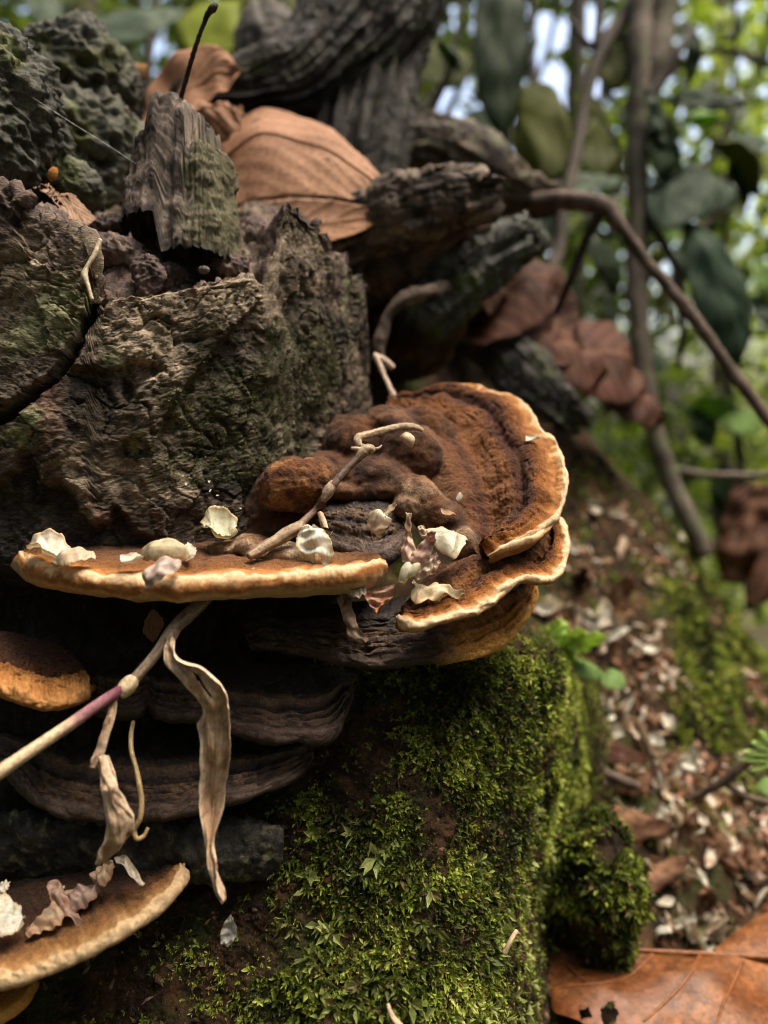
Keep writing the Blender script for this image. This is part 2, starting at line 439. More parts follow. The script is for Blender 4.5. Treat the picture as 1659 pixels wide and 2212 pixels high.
def blade(name, A, B, mat, colfn, n=60, m=24, th=.0003, parent=None, hole=None, **kw):
    bulge = {k: kw.pop(k) for k in list(kw) if k in ('bulge', 'wave', 'seed', 'vein', 'fold', 'slant', 'nv', 'rag', 'edgecurl')}
    V, N, vm, S, x = ribbon_grid(A, B, n, m, **bulge)
    T, F = two_sided(V, N, th)
    c = colfn(V, vm, S, x).reshape(-1, 3)
    if hole is not None:
        kill = hole(V, S, x).reshape(-1); k = n*m
        bad = np.concatenate([kill, kill])
        F = F[~bad[F].any(1)]
    o = mk(name, T, F, mat, parent, np.concatenate([c, c]), **kw)
    return o, V, N
def leafcol(c1, c2, cv, f=90, seed=3, edge=None, spots=None, streak=0., net=None):
    def fn(V, vm, S, x):
        t = sm(-.3, .3, fbm(V, f, 4, seed))
        c = mix(np.broadcast_to(np.array(c1, float), V.shape), c2, t)
        c = mix(c, cv, vm*.7)
        if streak: c = c*(1+streak*fbm(np.stack([x*16, S*2.5, 0*x+seed], -1), 1., 4, seed+2))[..., None]
        if net is not None:
            w1, w2 = worley(V, net, seed); a1, a2 = worley(V, net*2.7, seed+1)
            c = mix(c, np.array(cv), .55*np.maximum(sm(.10, .02, w2-w1), .6*sm(.12, .02, a2-a1)))
        if edge is not None: c = mix(c, edge, sm(.75, 1, np.abs(x)))
        if spots is not None: c = mix(c, spots, sm(.28, .45, fbm(V, f*2.2, 4, seed+5)))
        return c
    return fn
def wire(name, V, r, mat, col, parent, m=6):
    """a thin rib along a line of points in the builder's frame"""
    t = norm(np.gradient(V, axis=0)); a = norm(np.cross(t, np.array([.2, .3, 1.]))); b = np.cross(t, a)
    th = np.linspace(0, 2*np.pi, m, endpoint=False)[:, None, None]
    rr = np.asarray(r)*np.ones(len(V))
    G = V[None]+(np.cos(th)*a+np.sin(th)*b)*rr[None, :, None]
    return mk(name, G, gridfaces(m, len(V), True), mat, parent, np.broadcast_to(np.array(col, float), G.shape))

# husks: dry papery seed coats, a few shapes that share their meshes
def husk_mesh(i):
    r = np.random.default_rng(300+i)
    n, m = 30, 21
    b = np.linspace(0, 1, n)[:, None]; x = np.linspace(-1, 1, m)[None]
    base = np.sin(np.pi*np.clip(b, .03, .99)**(.55+.7*r.random()))**.8
    wl = base*(.22+.2*r.random())*(1+.30*perlin(np.stack([b*3.1, 0*b, 0*b+i], -1), 3)+.16*perlin(np.stack([b*13, 0*b, 0*b+i], -1), 4))
    wr = base*(.22+.2*r.random())*(1+.30*perlin(np.stack([b*3.1, 0*b, 0*b+i+9.5], -1), 3)+.16*perlin(np.stack([b*13, 0*b, 0*b+i+5.5], -1), 4))
    wd = np.where(x < 0, wl, wr)
    kap = r.uniform(.5, 2.1)*(.5+1.0*b if i % 2 else 1.3-.8*b)
    kap = np.where(x < 0, kap*r.uniform(.3, 1.2), kap*r.uniform(.6, 1.5))
    a = kap*np.abs(x)
    X = np.sign(x)*wd*np.sin(a)/np.maximum(kap, .05); Z = wd*(1-np.cos(a))/np.maximum(kap, .05)
    tw = r.uniform(-1.3, 1.3)*(b-.4)
    X, Z = X*np.cos(tw)-Z*np.sin(tw), X*np.sin(tw)+Z*np.cos(tw)
    cur = r.uniform(-1.0, 2.2)*(b-.35)+r.uniform(-.5, 1.6)*np.maximum(b-.7, 0)*3
    ds = 1./n
    cy_ = np.cumsum(np.cos(cur)*ds, 0); cz_ = np.cumsum(np.sin(cur)*ds, 0)
    Y = cy_-cy_.mean()-Z*np.sin(cur); Zz = cz_-cz_.mean()+Z*np.cos(cur)
    V = np.stack([X, Y+0*X, Zz+0*X], -1)
    V = V+.045*np.stack([fbm(V, 3.2, 3, 40+i), fbm(V, 3.2, 3, 50+i), 1.3*fbm(V, 3.6, 3, 60+i)], -1)
    return V, gnorm(V)
HUSK = [husk_mesh(i) for i in range(14)]
CREAM, PALE, TAN, ROSE, RUST = (.74, .64, .48), (.82, .77, .66), (.56, .38, .22), (.52, .29, .22), (.30, .11, .045)
def husk_data(i, c1, c2, size, seed):
    V, N = HUSK[i]
    V = V*size
    T, F = two_sided(V, N, .00025)
    n, m = V.shape[:2]
    b = np.linspace(0, 1, n)[:, None]+0*V[..., 0]
    x = np.linspace(-1, 1, m)[None]+0*b
    st = fbm(np.stack([x*9, b*1.5, 0*x+seed], -1), 1., 4, seed)
    c = mix(np.broadcast_to(np.array(c1, float), V.shape), c2, sm(-.25, .45, st+.5*(b-.5)))
    c = c.reshape(-1, 3)
    return mesh('husk', T@_rot.T, F, np.concatenate([c, c]), [M_husk])
_hc = {}
def husk_me(i, kind):
    if (i, kind) not in _hc:
        a, b = dict(cream=(PALE, CREAM), rose=(CREAM, ROSE), tan=(CREAM, TAN), rust=(TAN, RUST), white=((.80, .78, .68), PALE))[kind]
        _hc[(i, kind)] = husk_data(i, a, b, 1.0, 5+i)
    return _hc[(i, kind)]
def frame(nv, spin):
    nv = norm(np.asarray(nv, float)); a = norm(np.cross(nv, [.31, .2, .93])); b = np.cross(nv, a)
    c, s = math.cos(spin), math.sin(spin)
    x = a*c+b*s; y = np.cross(nv, x)
    return np.stack([x, y, nv], 1)
def husk(pos, nv, size, i, kind, spin, label, cat='husk', group=None, name='seed_husk', lift=.25, squash=(1, 1, 1)):
    pos = np.asarray(pos)+norm(np.asarray(nv, float))*size*.06
    o = bpy.data.objects.new(name, husk_me(i, kind)); C.objects.link(o)
    R = Matrix((_rot@frame(nv, spin)).tolist())@Matrix(_rot.T.tolist())
    o.matrix_world = Matrix.Translation(Vector(world(pos)))@R.to_4x4()@(Matrix(_rot.tolist())@Matrix.Diagonal(squash).to_3x3()@Matrix(_rot.T.tolist())).to_4x4()@Matrix.Scale(size, 4)
    return prop(o, label, cat, group)
# ------------------------------------------------------------------ terrain
def px(n, d): return n*d/1659
soil = noisecol((.020, .013, .009), (.060, .034, .018), (.040, .044, .015), f=60, seed=21, f3=30, t3=.1)
fl = np.linspace(-1, 1, 121); gx = np.sign(fl)*np.abs(fl)**2.2*70
GX, GY = np.meshgrid(gx, gx+8, indexing='ij')
hill = -.62-.06*np.clip(GY, -4, 12)-.02*GX
hill = hill+.12*fbm(np.stack([GX, GY, 0*GX], -1), .5, 4, 3)
G3 = np.stack([GX, GY, hill], -1)
fcol = mix(np.broadcast_to(np.array((.06, .04, .02)), G3.shape), (.05, .07, .02), sm(-.2, .3, fbm(G3, .8, 4, 8)))
mk('forest_floor', G3, gridfaces(121, 121), M_floor, None, fcol, kind='structure')

BANK = [
 [P(620, 2420, .33), P(900, 2420, .33), P(1120, 2380, .36), P(1250, 2360, .38), P(1400, 2360, .40), P(1560, 2360, .42), P(1800, 2340, .45), P(2200, 2500, .5)],
 [P(620, 2150, .36), P(900, 2080, .38), P(1120, 2030, .41), P(1250, 2010, .43), P(1400, 1990, .46), P(1560, 1980, .48), P(1780, 1980, .51), P(2150, 2150, .58)],
 [P(620, 1900, .40), P(900, 1800, .43), P(1100, 1760, .46), P(1250, 1740, .50), P(1400, 1720, .53), P(1560, 1720, .55), P(1750, 1740, .58), P(2100, 1950, .68)],
 [P(620, 1650, .45), P(900, 1560, .47), P(1080, 1510, .51), P(1250, 1490, .56), P(1400, 1480, .60), P(1550, 1500, .63), P(1690, 1560, .68), P(2000, 1850, .8)],
 [P(620, 1400, .48), P(880, 1340, .51), P(1060, 1300, .56), P(1220, 1290, .60), P(1380, 1290, .66), P(1500, 1320, .70), P(1600, 1400, .76), P(1850, 1700, .9)],
 [P(620, 1150, .50), P(850, 1130, .54), P(1040, 1130, .59), P(1200, 1130, .65), P(1330, 1140, .70), P(1440, 1180, .75), P(1520, 1260, .82), P(1700, 1560, 1.0)],
 [P(620, 950, .51), P(850, 950, .55), P(1010, 970, .60), P(1150, 970, .66), P(1260, 990, .72), P(1350, 1040, .78), P(1420, 1120, .86), P(1560, 1400, 1.05)],
 [P(620, 760, .52), P(830, 800, .55), P(980, 850, .60), P(1080, 860, .66), P(1180, 880, .73), P(1250, 930, .80), P(1310, 1010, .88), P(1430, 1300, 1.1)],
 [P(620, 560, .54), P(800, 600, .58), P(930, 660, .63), P(1030, 720, .70), P(1110, 790, .77), P(1170, 860, .85), P(1220, 940, .95), P(1330, 1200, 1.2)],
 [P(560, 470, .62), P(760, 500, .68), P(880, 560, .76), P(960, 640, .86), P(1020, 740, .95), P(1070, 850, 1.05), P(1120, 960, 1.15), P(1250, 1180, 1.4)],
 [P(420, 520, .85), P(640, 560, .92), P(780, 640, 1.0), P(870, 740, 1.1), P(930, 850, 1.2), P(1000, 960, 1.3), P(1060, 1050, 1.4), P(1200, 1220, 1.6)],
]
Vb = patch(BANK, 420, 420)
Nb = gnorm(Vb); Nb = Nb*np.sign((Nb@UPC).mean())
Vb = Vb+Nb*(.010*fbm(Vb, 14, 5, 31)+.0045*fbm(Vb, 70, 4, 33))[..., None]
Nb = gnorm(Vb); Nb = Nb*np.sign((Nb@UPC).mean())
cb = soil(Vb); cb = mix(cb, (.10, .055, .03), sm(.05, .4, fbm(Vb, 35, 4, 35)))
mk('earth_bank', Vb, gridfaces(420, 420), M_soil, None, cb, kind='structure')

MOUND = [
 [P(-160, 1330, .36), P(150, 1330, .36), P(420, 1330, .36), P(700, 1330, .36), P(930, 1320, .36), P(1060, 1310, .37), P(1130, 1300, .39), P(1140, 1330, .43), P(1190, 1350, .54)],
 [P(-160, 1480, .35), P(150, 1480, .35), P(420, 1480, .345), P(700, 1460, .335), P(900, 1440, .33), P(1060, 1420, .335), P(1165, 1410, .36), P(1205, 1440, .42), P(1290, 1480, .56)],
 [P(-160, 1640, .34), P(150, 1640, .34), P(420, 1640, .335), P(640, 1630, .32), P(850, 1610, .313), P(1030, 1590, .320), P(1155, 1570, .350), P(1235, 1610, .42), P(1330, 1660, .54)],
 [P(-160, 1800, .325), P(150, 1800, .325), P(420, 1800, .32), P(620, 1800, .305), P(830, 1780, .298), P(985, 1770, .304), P(1095, 1760, .330), P(1190, 1800, .40), P(1330, 1840, .50)],
 [P(-160, 1960, .315), P(150, 1960, .312), P(420, 1960, .305), P(620, 1960, .293), P(830, 1950, .286), P(965, 1940, .293), P(1070, 1930, .315), P(1150, 1960, .38), P(1290, 2000, .47)],
 [P(-160, 2110, .30), P(150, 2110, .298), P(420, 2110, .292), P(620, 2110, .282), P(830, 2110, .278), P(975, 2110, .284), P(1075, 2110, .302), P(1150, 2130, .355), P(1250, 2170, .47)],
 [P(-160, 2300, .285), P(150, 2300, .283), P(420, 2300, .278), P(620, 2300, .27), P(830, 2300, .268), P(960, 2300, .274), P(1060, 2300, .29), P(1130, 2310, .34), P(1220, 2340, .45)],
 [P(-160, 2600, .28), P(150, 2600, .28), P(420, 2600, .275), P(620, 2600, .27), P(830, 2600, .268), P(1010, 2600, .274), P(1130, 2600, .29), P(1150, 2600, .34), P(1240, 2600, .45)],
]
Vm = patch(MOUND, 420, 460)
Nm = gnorm(Vm); Nm = Nm*np.sign(-(Nm[..., 1]).mean())
Vm = Vm+Nm*(.006*fbm(Vm, 32, 4, 41)+.0032*fbm(Vm, 130, 4, 43)+.0012*fbm(Vm, 600, 3, 44))[..., None]
Nm = gnorm(Vm); Nm = Nm*np.sign(-(Nm[..., 1]).mean())
cm = soil(Vm); cm = mix(cm, (.085, .042, .02), sm(.1, .4, fbm(Vm, 90, 4, 47)))
mk('mossy_earth', Vm, gridfaces(420, 460), M_soil, None, cm, kind='structure')

def moss(name, label, V, N, dens, count, size, seed, cols, down=.55, leaf=6, group=None):
    """little sprigs, each a whorl of pointed leaflets"""
    r = np.random.default_rng(seed)
    n, m = V.shape[:2]
    e1 = np.linalg.norm(np.diff(V, axis=0)[:, :-1], axis=-1); e2 = np.linalg.norm(np.diff(V, axis=1)[:-1], axis=-1)
    w = (e1*e2*dens[:-1, :-1]).ravel(); w = w/w.sum()
    k = r.choice(len(w), count, p=w); i, j = k//(m-1), k % (m-1)
    a, b = r.random(count)[:, None], r.random(count)[:, None]
    p = V[i, j]*(1-a)*(1-b)+V[i+1, j]*a*(1-b)+V[i, j+1]*(1-a)*b+V[i+1, j+1]*a*b
    nn = N[i, j]
    dn = dens[i, j]
    ax = norm(nn+.45*r.normal(size=(count, 3))-down*UPC*np.array(.6))
    s = size*(.5+.9*r.random(count)**1.4)*(.6+.4*np.clip(dn, 0, 1))
    q = norm(np.cross(ax, r.normal(size=(count, 3)))); q2 = np.cross(ax, q)
    tone = np.clip(.46+1.15*fbm(p, 42, 3, seed+1)+.5*fbm(p, 14, 2, seed+2)+.22*r.normal(size=count), 0, 1)
    Vs, Fs, Cs = [], [], []
    for l in range(leaf):
        on = (r.random(count) < .8)
        th = 2*np.pi*(l/leaf)+r.uniform(0, .9, count); lay = (l % 3)/3.
        out = np.cos(th)[:, None]*q+np.sin(th)[:, None]*q2
        sid = np.cross(ax, out)
        op = (.9+.8*lay+.45*r.normal(size=count))[:, None]
        base = p+ax*(s*(.25+.5*lay))[:, None]
        ln = (s*(.6+.7*r.random(count))*on)[:, None]
        d1 = norm(ax*op+out*1.0)
        wd = ln*.19
        mid = base+d1*ln*.5+ax*ln*.05
        tip = base+d1*ln-ax*ln*.10-UPC*ln*.12
        v = np.stack([base, mid+sid*wd, tip, mid-sid*wd], 1)
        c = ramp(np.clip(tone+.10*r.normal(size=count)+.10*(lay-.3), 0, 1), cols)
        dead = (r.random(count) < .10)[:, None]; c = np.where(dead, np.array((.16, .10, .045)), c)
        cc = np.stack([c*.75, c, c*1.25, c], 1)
        Vs.append(v); Cs.append(cc)
    Vv = np.concatenate(Vs).reshape(-1, 3); Cc = np.concatenate(Cs).reshape(-1, 3)
    F = np.arange(len(Vv)).reshape(-1, 4)
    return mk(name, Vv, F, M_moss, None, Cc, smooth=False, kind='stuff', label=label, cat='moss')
MOSSC = [(0, (.028, .030, .010)), (.25, (.065, .085, .014)), (.48, (.16, .21, .022)), (.74, (.31, .38, .045)), (1, (.50, .54, .13))]
um, vm_ = proj(Vm)
dm = sm(-.12, .22, fbm(Vm, 26, 4, 51)+.35*(sm(560, 760, um+.25*(vm_-1700)))-.10)
dm = dm*sm(1330, 1480, vm_+.0*um)*sm(430, 640, um+.28*(vm_-1600))
dm = np.maximum(dm, .85*sm(1980, 2150, vm_+.12*um-60)*sm(440, 600, um)*sm(1200, 1080, um))
dm = np.maximum(dm, .25*sm(1900, 2100, vm_)*sm(.05, .3, fbm(Vm, 40, 3, 53)))
pat = fbm(Vm, 20, 4, 55)
dm = dm*(1-.93*sm(.02, .22, pat-.25*sm(1850, 2000, vm_)-.12*sm(950, 1100, um)*sm(1900, 1700, vm_)+.22*sm(1950, 1700, vm_)*sm(1000, 800, um)-.06))
dm = dm*(1-.85*sm(1020, 1120, um+30*fbm(Vm, 40, 3, 56))*sm(1880, 1980, vm_))
dm = dm*(1-.9*sm(1230, 1300, um+40*fbm(Vm, 40, 3, 60)))
dm = dm*(1-.9*sm(40, 0, np.hypot((um-560)/1.4, (vm_-1990)/1.0)-90))
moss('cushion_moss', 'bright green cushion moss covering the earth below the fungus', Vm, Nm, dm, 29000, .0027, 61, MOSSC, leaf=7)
fine = sm(.05, .3, fbm(Vm, 60, 3, 57))*.5+dm*.6
dl_ = sm(1850, 2050, vm_+.15*um)*sm(480, 640, um)*sm(-.1, .2, fbm(Vm, 45, 3, 58))+.35*sm(.1, .3, fbm(Vm, 30, 3, 59))*sm(1500, 1600, vm_)*sm(600, 760, um)
moss('feather_moss', 'pale yellow green feathery moss in the lower part of the cushion', Vm, Nm, (dl_*(.1+dm))+1e-9, 1500, .0052, 62, [(0, (.07, .085, .02)), (.5, (.20, .24, .05)), (1, (.42, .46, .16))], down=.9, leaf=11)
moss('dark_moss', 'sparse dark olive moss between the brighter cushions', Vm, Nm, fine*sm(1350, 1500, vm_), 7000, .0019, 63, [(0, (.015, .016, .007)), (1, (.07, .075, .018))], leaf=5)
ub, vb_ = proj(Vb)
db = sm(.02, .25, fbm(Vb, 16, 4, 71))
db = db*.35+1.6*sm(1400, 1500, ub)*sm(1150, 1220, vb_)*sm(1720, 1600, vb_)*sm(-.15, .1, fbm(Vb, 20, 4, 73))
db = db+.5*sm(1180, 1300, ub)*sm(1050, 1150, vb_)*sm(1330, 1240, vb_)*sm(-.1, .2, fbm(Vb, 20, 4, 75))
db = np.where((vb_ > 880), db, db*.2)
moss('bank_moss', 'loose yellow green moss scattered over the earth bank', Vb, Nb, db, 15000, .0060, 65, MOSSC, down=.1, leaf=6)
def crumbs(name, label, V, N, dens, count, s0, s1, cols, seed):
    r = np.random.default_rng(seed)
    m = V.shape[1]; w = dens[:-1, :-1].ravel(); k = r.choice(len(w), count, p=w/w.sum()); i, j = k//(m-1), k % (m-1)
    p = V[i, j]; nn = norm(N[i, j]+.6*r.normal(size=(count, 3)))
    a = norm(np.cross(nn, r.normal(size=(count, 3)))); b = np.cross(nn, a)
    s = (s0+(s1-s0)*r.random(count)**2.5)[:, None]; asp = r.uniform(.25, .9, (count, 1))
    v = np.stack([p-a*s-b*s*.3*asp, p-b*s*.6*asp+nn*s*.2, p+a*s+nn*s*.1, p+b*s*.55*asp+nn*s*.3, p+nn*s*.5], 1)
    idx = np.arange(count)[:, None]*5
    c = np.array(cols)[r.integers(len(cols), size=count)]*r.uniform(.6, 1.4, (count, 1))
    return mk(name, v.reshape(-1, 3), np.concatenate([idx+[0, 1, 4, 3], idx+[1, 2, 3, 4]]), M_soil, None, np.repeat(c, 5, 0), smooth=False, kind='stuff', label=label, cat='litter')
PALEC = [(.58, .44, .33), (.48, .27, .19), (.34, .15, .08), (.70, .62, .50), (.64, .52, .40), (.20, .10, .055)]
crumbs('pale_litter', 'small pale and rusty flakes of husk scattered over the earth bank', Vb, Nb, sm(1130, 1200, ub)*sm(1000, 1150, vb_)*(.03+sm(.02, .2, fbm(Vb, 17, 3, 78))*(.3+.7*sm(1250, 1350, vb_)))*(1+1.6*sm(1640, 1760, vb_))*sm(1720, 1600, vb_-.9*(ub-1400)), 5200, .0012, .0095, PALEC, 79)
crumbs('earth_crumbs', 'crumbs of earth and bark on the dark ground under the fungi', Vm, Nm, (1.05-dm)*sm(1350, 1450, vm_), 9000, .0006, .0034, [(.05, .028, .016), (.09, .05, .028), (.03, .02, .013), (.13, .075, .04), (.022, .016, .012), (.20, .13, .08)], 77)
# a mossy hump in front of the bank
hc = P(1285, 1915, .385)
Vh = lump_grid((1285, 1920, .40), (px(92, .40), px(90, .40), px(165, .40)), 160, 110)
Vh = displace_wrap(Vh, .013*fbm(Vh, 26, 4, 81)+.005*fbm(Vh, 90, 4, 82))
Nh = norm(Vh-P(1285, 1920, .40))
mk('moss_hump', Vh, gridfaces(160, 110, True), M_soil, None, soil(Vh), label='small rounded hump of earth under green moss beside the brown leaf', cat='earth hump')
moss('hump_moss', 'green moss on the small hump of earth beside the brown leaf', Vh, Nh, .10+sm(-.25, .15, fbm(Vh, 34, 3, 85)), 4500, .0042, 67, MOSSC, leaf=7)

# ------------------------------------------------------------------ the stump
cx, cy, R0 = -.15, .43, .14
phi = np.radians(np.r_[np.linspace(-80, 112, 640), np.linspace(116, 276, 40)])
nphi = len(phi)
RU = [-400, -300, -100, 0, 40, 75, 110, 150, 185, 205, 222, 250, 300, 350, 400, 450, 500, 545, 556, 575, 588, 600, 612, 620, 634, 650, 690, 713, 722, 738, 750, 760, 772, 795, 812, 826, 900]
RV = [380, 390, 402, 408, 428, 470, 482, 500, 520, 600, 634, 632, 630, 626, 616, 604, 598, 597, 614, 604, 560, 530, 480, 440, 434, 466, 492, 508, 556, 572, 536, 566, 600, 640, 700, 760, 800]
def zin(x, y): return .086+(y-.30)*.62+.004*np.sin(x*160)
bx, by = cx+R0*np.sin(phi), cy-R0*np.cos(phi)
bu = 829.5+1659*bx/by
jag = sm(560, 600, bu)*(16*np.abs(perlin(np.stack([bu*.045, 0*bu, 0*bu+7], -1), 13))-6)+sm(590, 640, bu)*8*(np.floor(bu*.07+perlin(np.stack([bu*.02, 0*bu, 0*bu], -1), 15))%3-1)+10*perlin(np.stack([bu*.05, 0*bu, 0*bu], -1), 3)+7*perlin(np.stack([bu*.16, 0*bu, 0*bu+3], -1), 4)
zr = (1106-(np.interp(bu, RU, RV)+jag))/1659*by
front = (phi > np.radians(-78)) & (phi < np.radians(100))
zr = np.where(front, zr, zin(bx, by)*.9)
zr[-42:] = np.linspace(zr[-43], zr[0], 42)
t1 = np.linspace(-.26, -.036, 70)[:-1]
rows_z = []
nb1, nb2, nin = 70, 430, 110
tt = np.r_[np.linspace(0, 1, nb1, endpoint=False)*0]
Vs = np.zeros((nphi, nb1+nb2+nin, 3))
zb = np.r_[np.linspace(-.26, -.036, nb1, endpoint=False)]
for k in range(nb1):
    Vs[:, k] = np.stack([bx, by, np.full(nphi, zb[k])], -1)
f = np.linspace(0, 1, nb2)
for k in range(nb2):
    z = -.036+(zr+.036)*f[k]
    Vs[:, nb1+k] = np.stack([bx, by, z], -1)
for k in range(nin):
    g = (k+1)/nin; rho = 1-g*.985
    x = cx+R0*rho*np.sin(phi); y = cy-R0*rho*np.cos(phi)
    zi = zin(x, y)
    z = zr+(zi-zr)*sm(.0, .30, g)-.004*np.exp(-((g-.08)/.05)**2)
    Vs[:, nb1+nb2+k] = np.stack([x, y, z], -1)
Ns = gnorm(np.concatenate([Vs[-1:], Vs, Vs[:1]], 0))[1:-1]
cdir = np.stack([np.sin(phi), -np.cos(phi), 0*phi], -1)
if (Ns[:, nb1+50]*cdir).sum() < 0: Ns = -Ns
for _ in range(12):                                        # soften the normals over the rim
    Ns[:, 1:-1] = norm(Ns[:, 1:-1]+.5*Ns[:, :-2]+.5*Ns[:, 2:])
u, v = proj(Vs)
isin = (np.arange(nb1+nb2+nin) >= nb1+nb2)[None]+0*u
mm = .001
Q = Vs.copy()
warp = Q+.006*np.stack([fbm(Q, 40, 3, 101), fbm(Q, 40, 3, 102), fbm(Q, 40, 3, 103)], -1)
D = 1.9*mm*fbm(warp, 26, 3, 111)
fw_ = warp+.002*np.stack([fbm(Q, 200, 2, 181), fbm(Q, 200, 2, 182), fbm(Q, 200, 2, 183)], -1)
D = D+2.6*mm*facets(fw_*np.array([1, 1, .75]), 42, 21)+3.2*mm*facets(fw_*np.array([1, 1, .8]), 24, 27)+1.2*mm*facets(fw_*np.array([1, 1, .6]), 105, 23)*sm(-.2, .25, fbm(Q, 30, 2, 24))+.45*mm*facets(fw_*np.array([.8, 1, 1.3]), 260, 25)
# plates of flaking wood: terraces with ragged edges
h1 = fbm(warp, 34, 5, 113); t = h1*5.2; terr = np.floor(t)+sm(.80, 1.0, t-np.floor(t))
D = D+terr*.7*mm
h2 = fbm(Q+.003*fbm(Q, 120, 2, 3)[..., None], 85, 4, 115); t = h2*4.5; D = D+.40*mm*(np.floor(t)+sm(.7, 1.0, t-np.floor(t)))
# grain: fibres that lie along the slope of the face
ga = np.radians(-24)
gxx = Q[..., 0]*math.cos(ga)-Q[..., 2]*math.sin(ga); gzz = Q[..., 0]*math.sin(ga)+Q[..., 2]*math.cos(ga)
fw = sm(-.25, .3, fbm(Q, 22, 3, 117))
grain = fbm(np.stack([gxx*90, Q[..., 1]*90, gzz*620], -1), 1., 5, 119, gain=.6, ridged=True)
vert = fbm(np.stack([Q[..., 0]*500, Q[..., 1]*500, Q[..., 2]*75], -1), 1., 4, 121, gain=.6, ridged=True)
vw = sm(560, 690, u)
D = D+.75*mm*(grain*(1-vw)*(.35+.65*fw)+vert*vw*1.3)
w1, w2 = worley(warp*np.array([1, 1, 1.2]), 85, 5)
D = D-2.2*mm*sm(.07, .0, w2-w1)*sm(-.1, .3, fbm(Q, 30, 2, 123))
D = D+.45*mm*fbm(Q, 420, 4, 125, gain=.7)+.32*mm*fbm(np.stack([gxx*420, Q[..., 1]*420, gzz*1300], -1), 1., 2, 126, ridged=True)
pit1, _ = worley(Q, 190, 9); D = D-1.1*mm*sm(.38, .12, pit1)*sm(.0, .35, fbm(Q, 45, 3, 127))
# features read off the stump itself: the split, the broken plates, the hollow
wob_u = u+9*fbm(Q, 150, 3, 131); wob_v = v+9*fbm(Q, 150, 3, 133)
outer = 1-isin
crack = -polydist(wob_u, wob_v, [(222, 600), (205, 648), (186, 690), (165, 742), (140, 790), (112, 826), (80, 852), (40, 888), (-10, 915), (-60, 940)], closed=False)
crack = np.abs(crack)
cw = np.interp(u, [-50, 60, 130, 230], [15, 11, 9, 13])
D = D-15*mm*sm(1.15, .35, crack/cw)*outer
c2 = np.abs(polydist(wob_u, wob_v, [(132, 805), (170, 815), (205, 832), (225, 835)], closed=False)); D = D-2.2*mm*sm(3.5, .5, c2)*outer
c3 = np.abs(polydist(wob_u, wob_v, [(348, 640), (345, 665), (335, 690), (372, 715), (378, 745)], closed=False)); D = D-2.*mm*sm(3.5, .5, c3)*outer
left = polydist(wob_u, wob_v, [(-600, 200), (225, 200), (215, 600), (186, 690), (140, 790), (60, 870), (-60, 935), (-600, 960)])
D = D+3.5*mm*sm(-2, 10, left)*outer
low = polydist(wob_u, wob_v, [(-500, 1030), (0, 1032), (28, 1010), (42, 965), (60, 962), (80, 1002), (95, 1043), (125, 1033), (158, 1062), (172, 1105), (205, 1138), (236, 1122), (240, 1090), (262, 1095), (300, 1150), (420, 1190), (430, 1400), (-500, 1400)])
D = D-7*mm*sm(-3, 12, low)*outer
tongue = polydist(wob_u, wob_v, [(95, 820), (160, 960), (165, 1030), (200, 1040), (210, 1090), (240, 1100), (236, 1125), (200, 1140), (160, 1065), (100, 1040), (60, 900)])
D = D+2.5*mm*sm(-10, 25, tongue)*outer
plate = polydist(wob_u, wob_v, [(235, 650), (545, 600), (560, 650), (470, 740), (415, 815), (352, 905), (325, 990), (282, 948), (300, 860), (255, 800), (150, 800)])
D = D+4.8*mm*sm(-2, 7, plate)*outer
notch = polydist(wob_u, wob_v, [(262, 792), (300, 778), (345, 790), (352, 806), (318, 826), (296, 848), (285, 880), (262, 850)])
D = D-6.5*mm*sm(-3, 9, notch)*outer
hole2 = polydist(wob_u, wob_v, [(240, 960), (275, 950), (300, 1000), (280, 1100), (250, 1090), (235, 1030)]); D = D-5*mm*sm(-10, 25, hole2)*outer
hol3 = polydist(wob_u, wob_v, [(375, 705), (420, 712), (450, 735), (430, 765), (395, 760)]); D = D-2.6*mm*sm(-12, 20, hol3)*outer
ck = np.abs(fbm(fw_*np.array([1.25, 1, .7]), 20, 3, 191)); D = D-1.9*mm*sm(.022, .0, ck)*sm(-.1, .15, fbm(Q, 18, 2, 192))
ck = np.abs(fbm(fw_*np.array([.6, 1, 1.5]), 34, 3, 193)); D = D-1.1*mm*sm(.022, .0, ck)*sm(.0, .2, fbm(Q, 24, 2, 194))
D = D-14*mm*sm(1215, 1320, v)*outer                        # the rotted hollow under the shelves
D = D*np.where(isin > 0, .9, 1.)
D = D+isin*(3.5*mm*fbm(Q, 60, 4, 141)+1.6*mm*grain)
# fold the wrap seam at the hidden back
Vs2 = Vs+Ns*D[..., None]
# colour of the wood: grey brown, umber, purplish rot, lichen and moss, each in its own patches; shade painted into the recess and under the shelf
L1 = fbm(warp, 30, 5, 151); L2 = fbm(Q, 85, 5, 153); L3 = fbm(Q, 300, 4, 155)
c = np.broadcast_to(np.array((.098, .073, .052)), Q.shape).copy()
c = mix(c, (.29, .225, .155), sm(-.12, .32, L1*.7+.55*L2+.30*sm(-5, 40, plate)+.35*sm(640, 560, u)*sm(760, 640, v)-.05))
c = mix(c, (.03, .024, .021), sm(.02, .40, fbm(warp, 40, 5, 157)+.35*L2))
c = mix(c, (.095, .058, .052), .8*sm(0, .35, fbm(Q, 28, 3, 159)+.5*sm(215, 120, u)*sm(640, 520, v)+.6*isin-.15))
c = mix(c, (.15, .085, .06), .75*sm(.0, .35, fbm(Q, 45, 4, 161)-.25+.55*sm(-15, 15, tongue)+.35*sm(40, 0, np.abs(crack-18))))
def spot(uc, vc, ru, rv): return np.exp(-((u-uc)/ru)**2-((v-vc)/rv)**2)
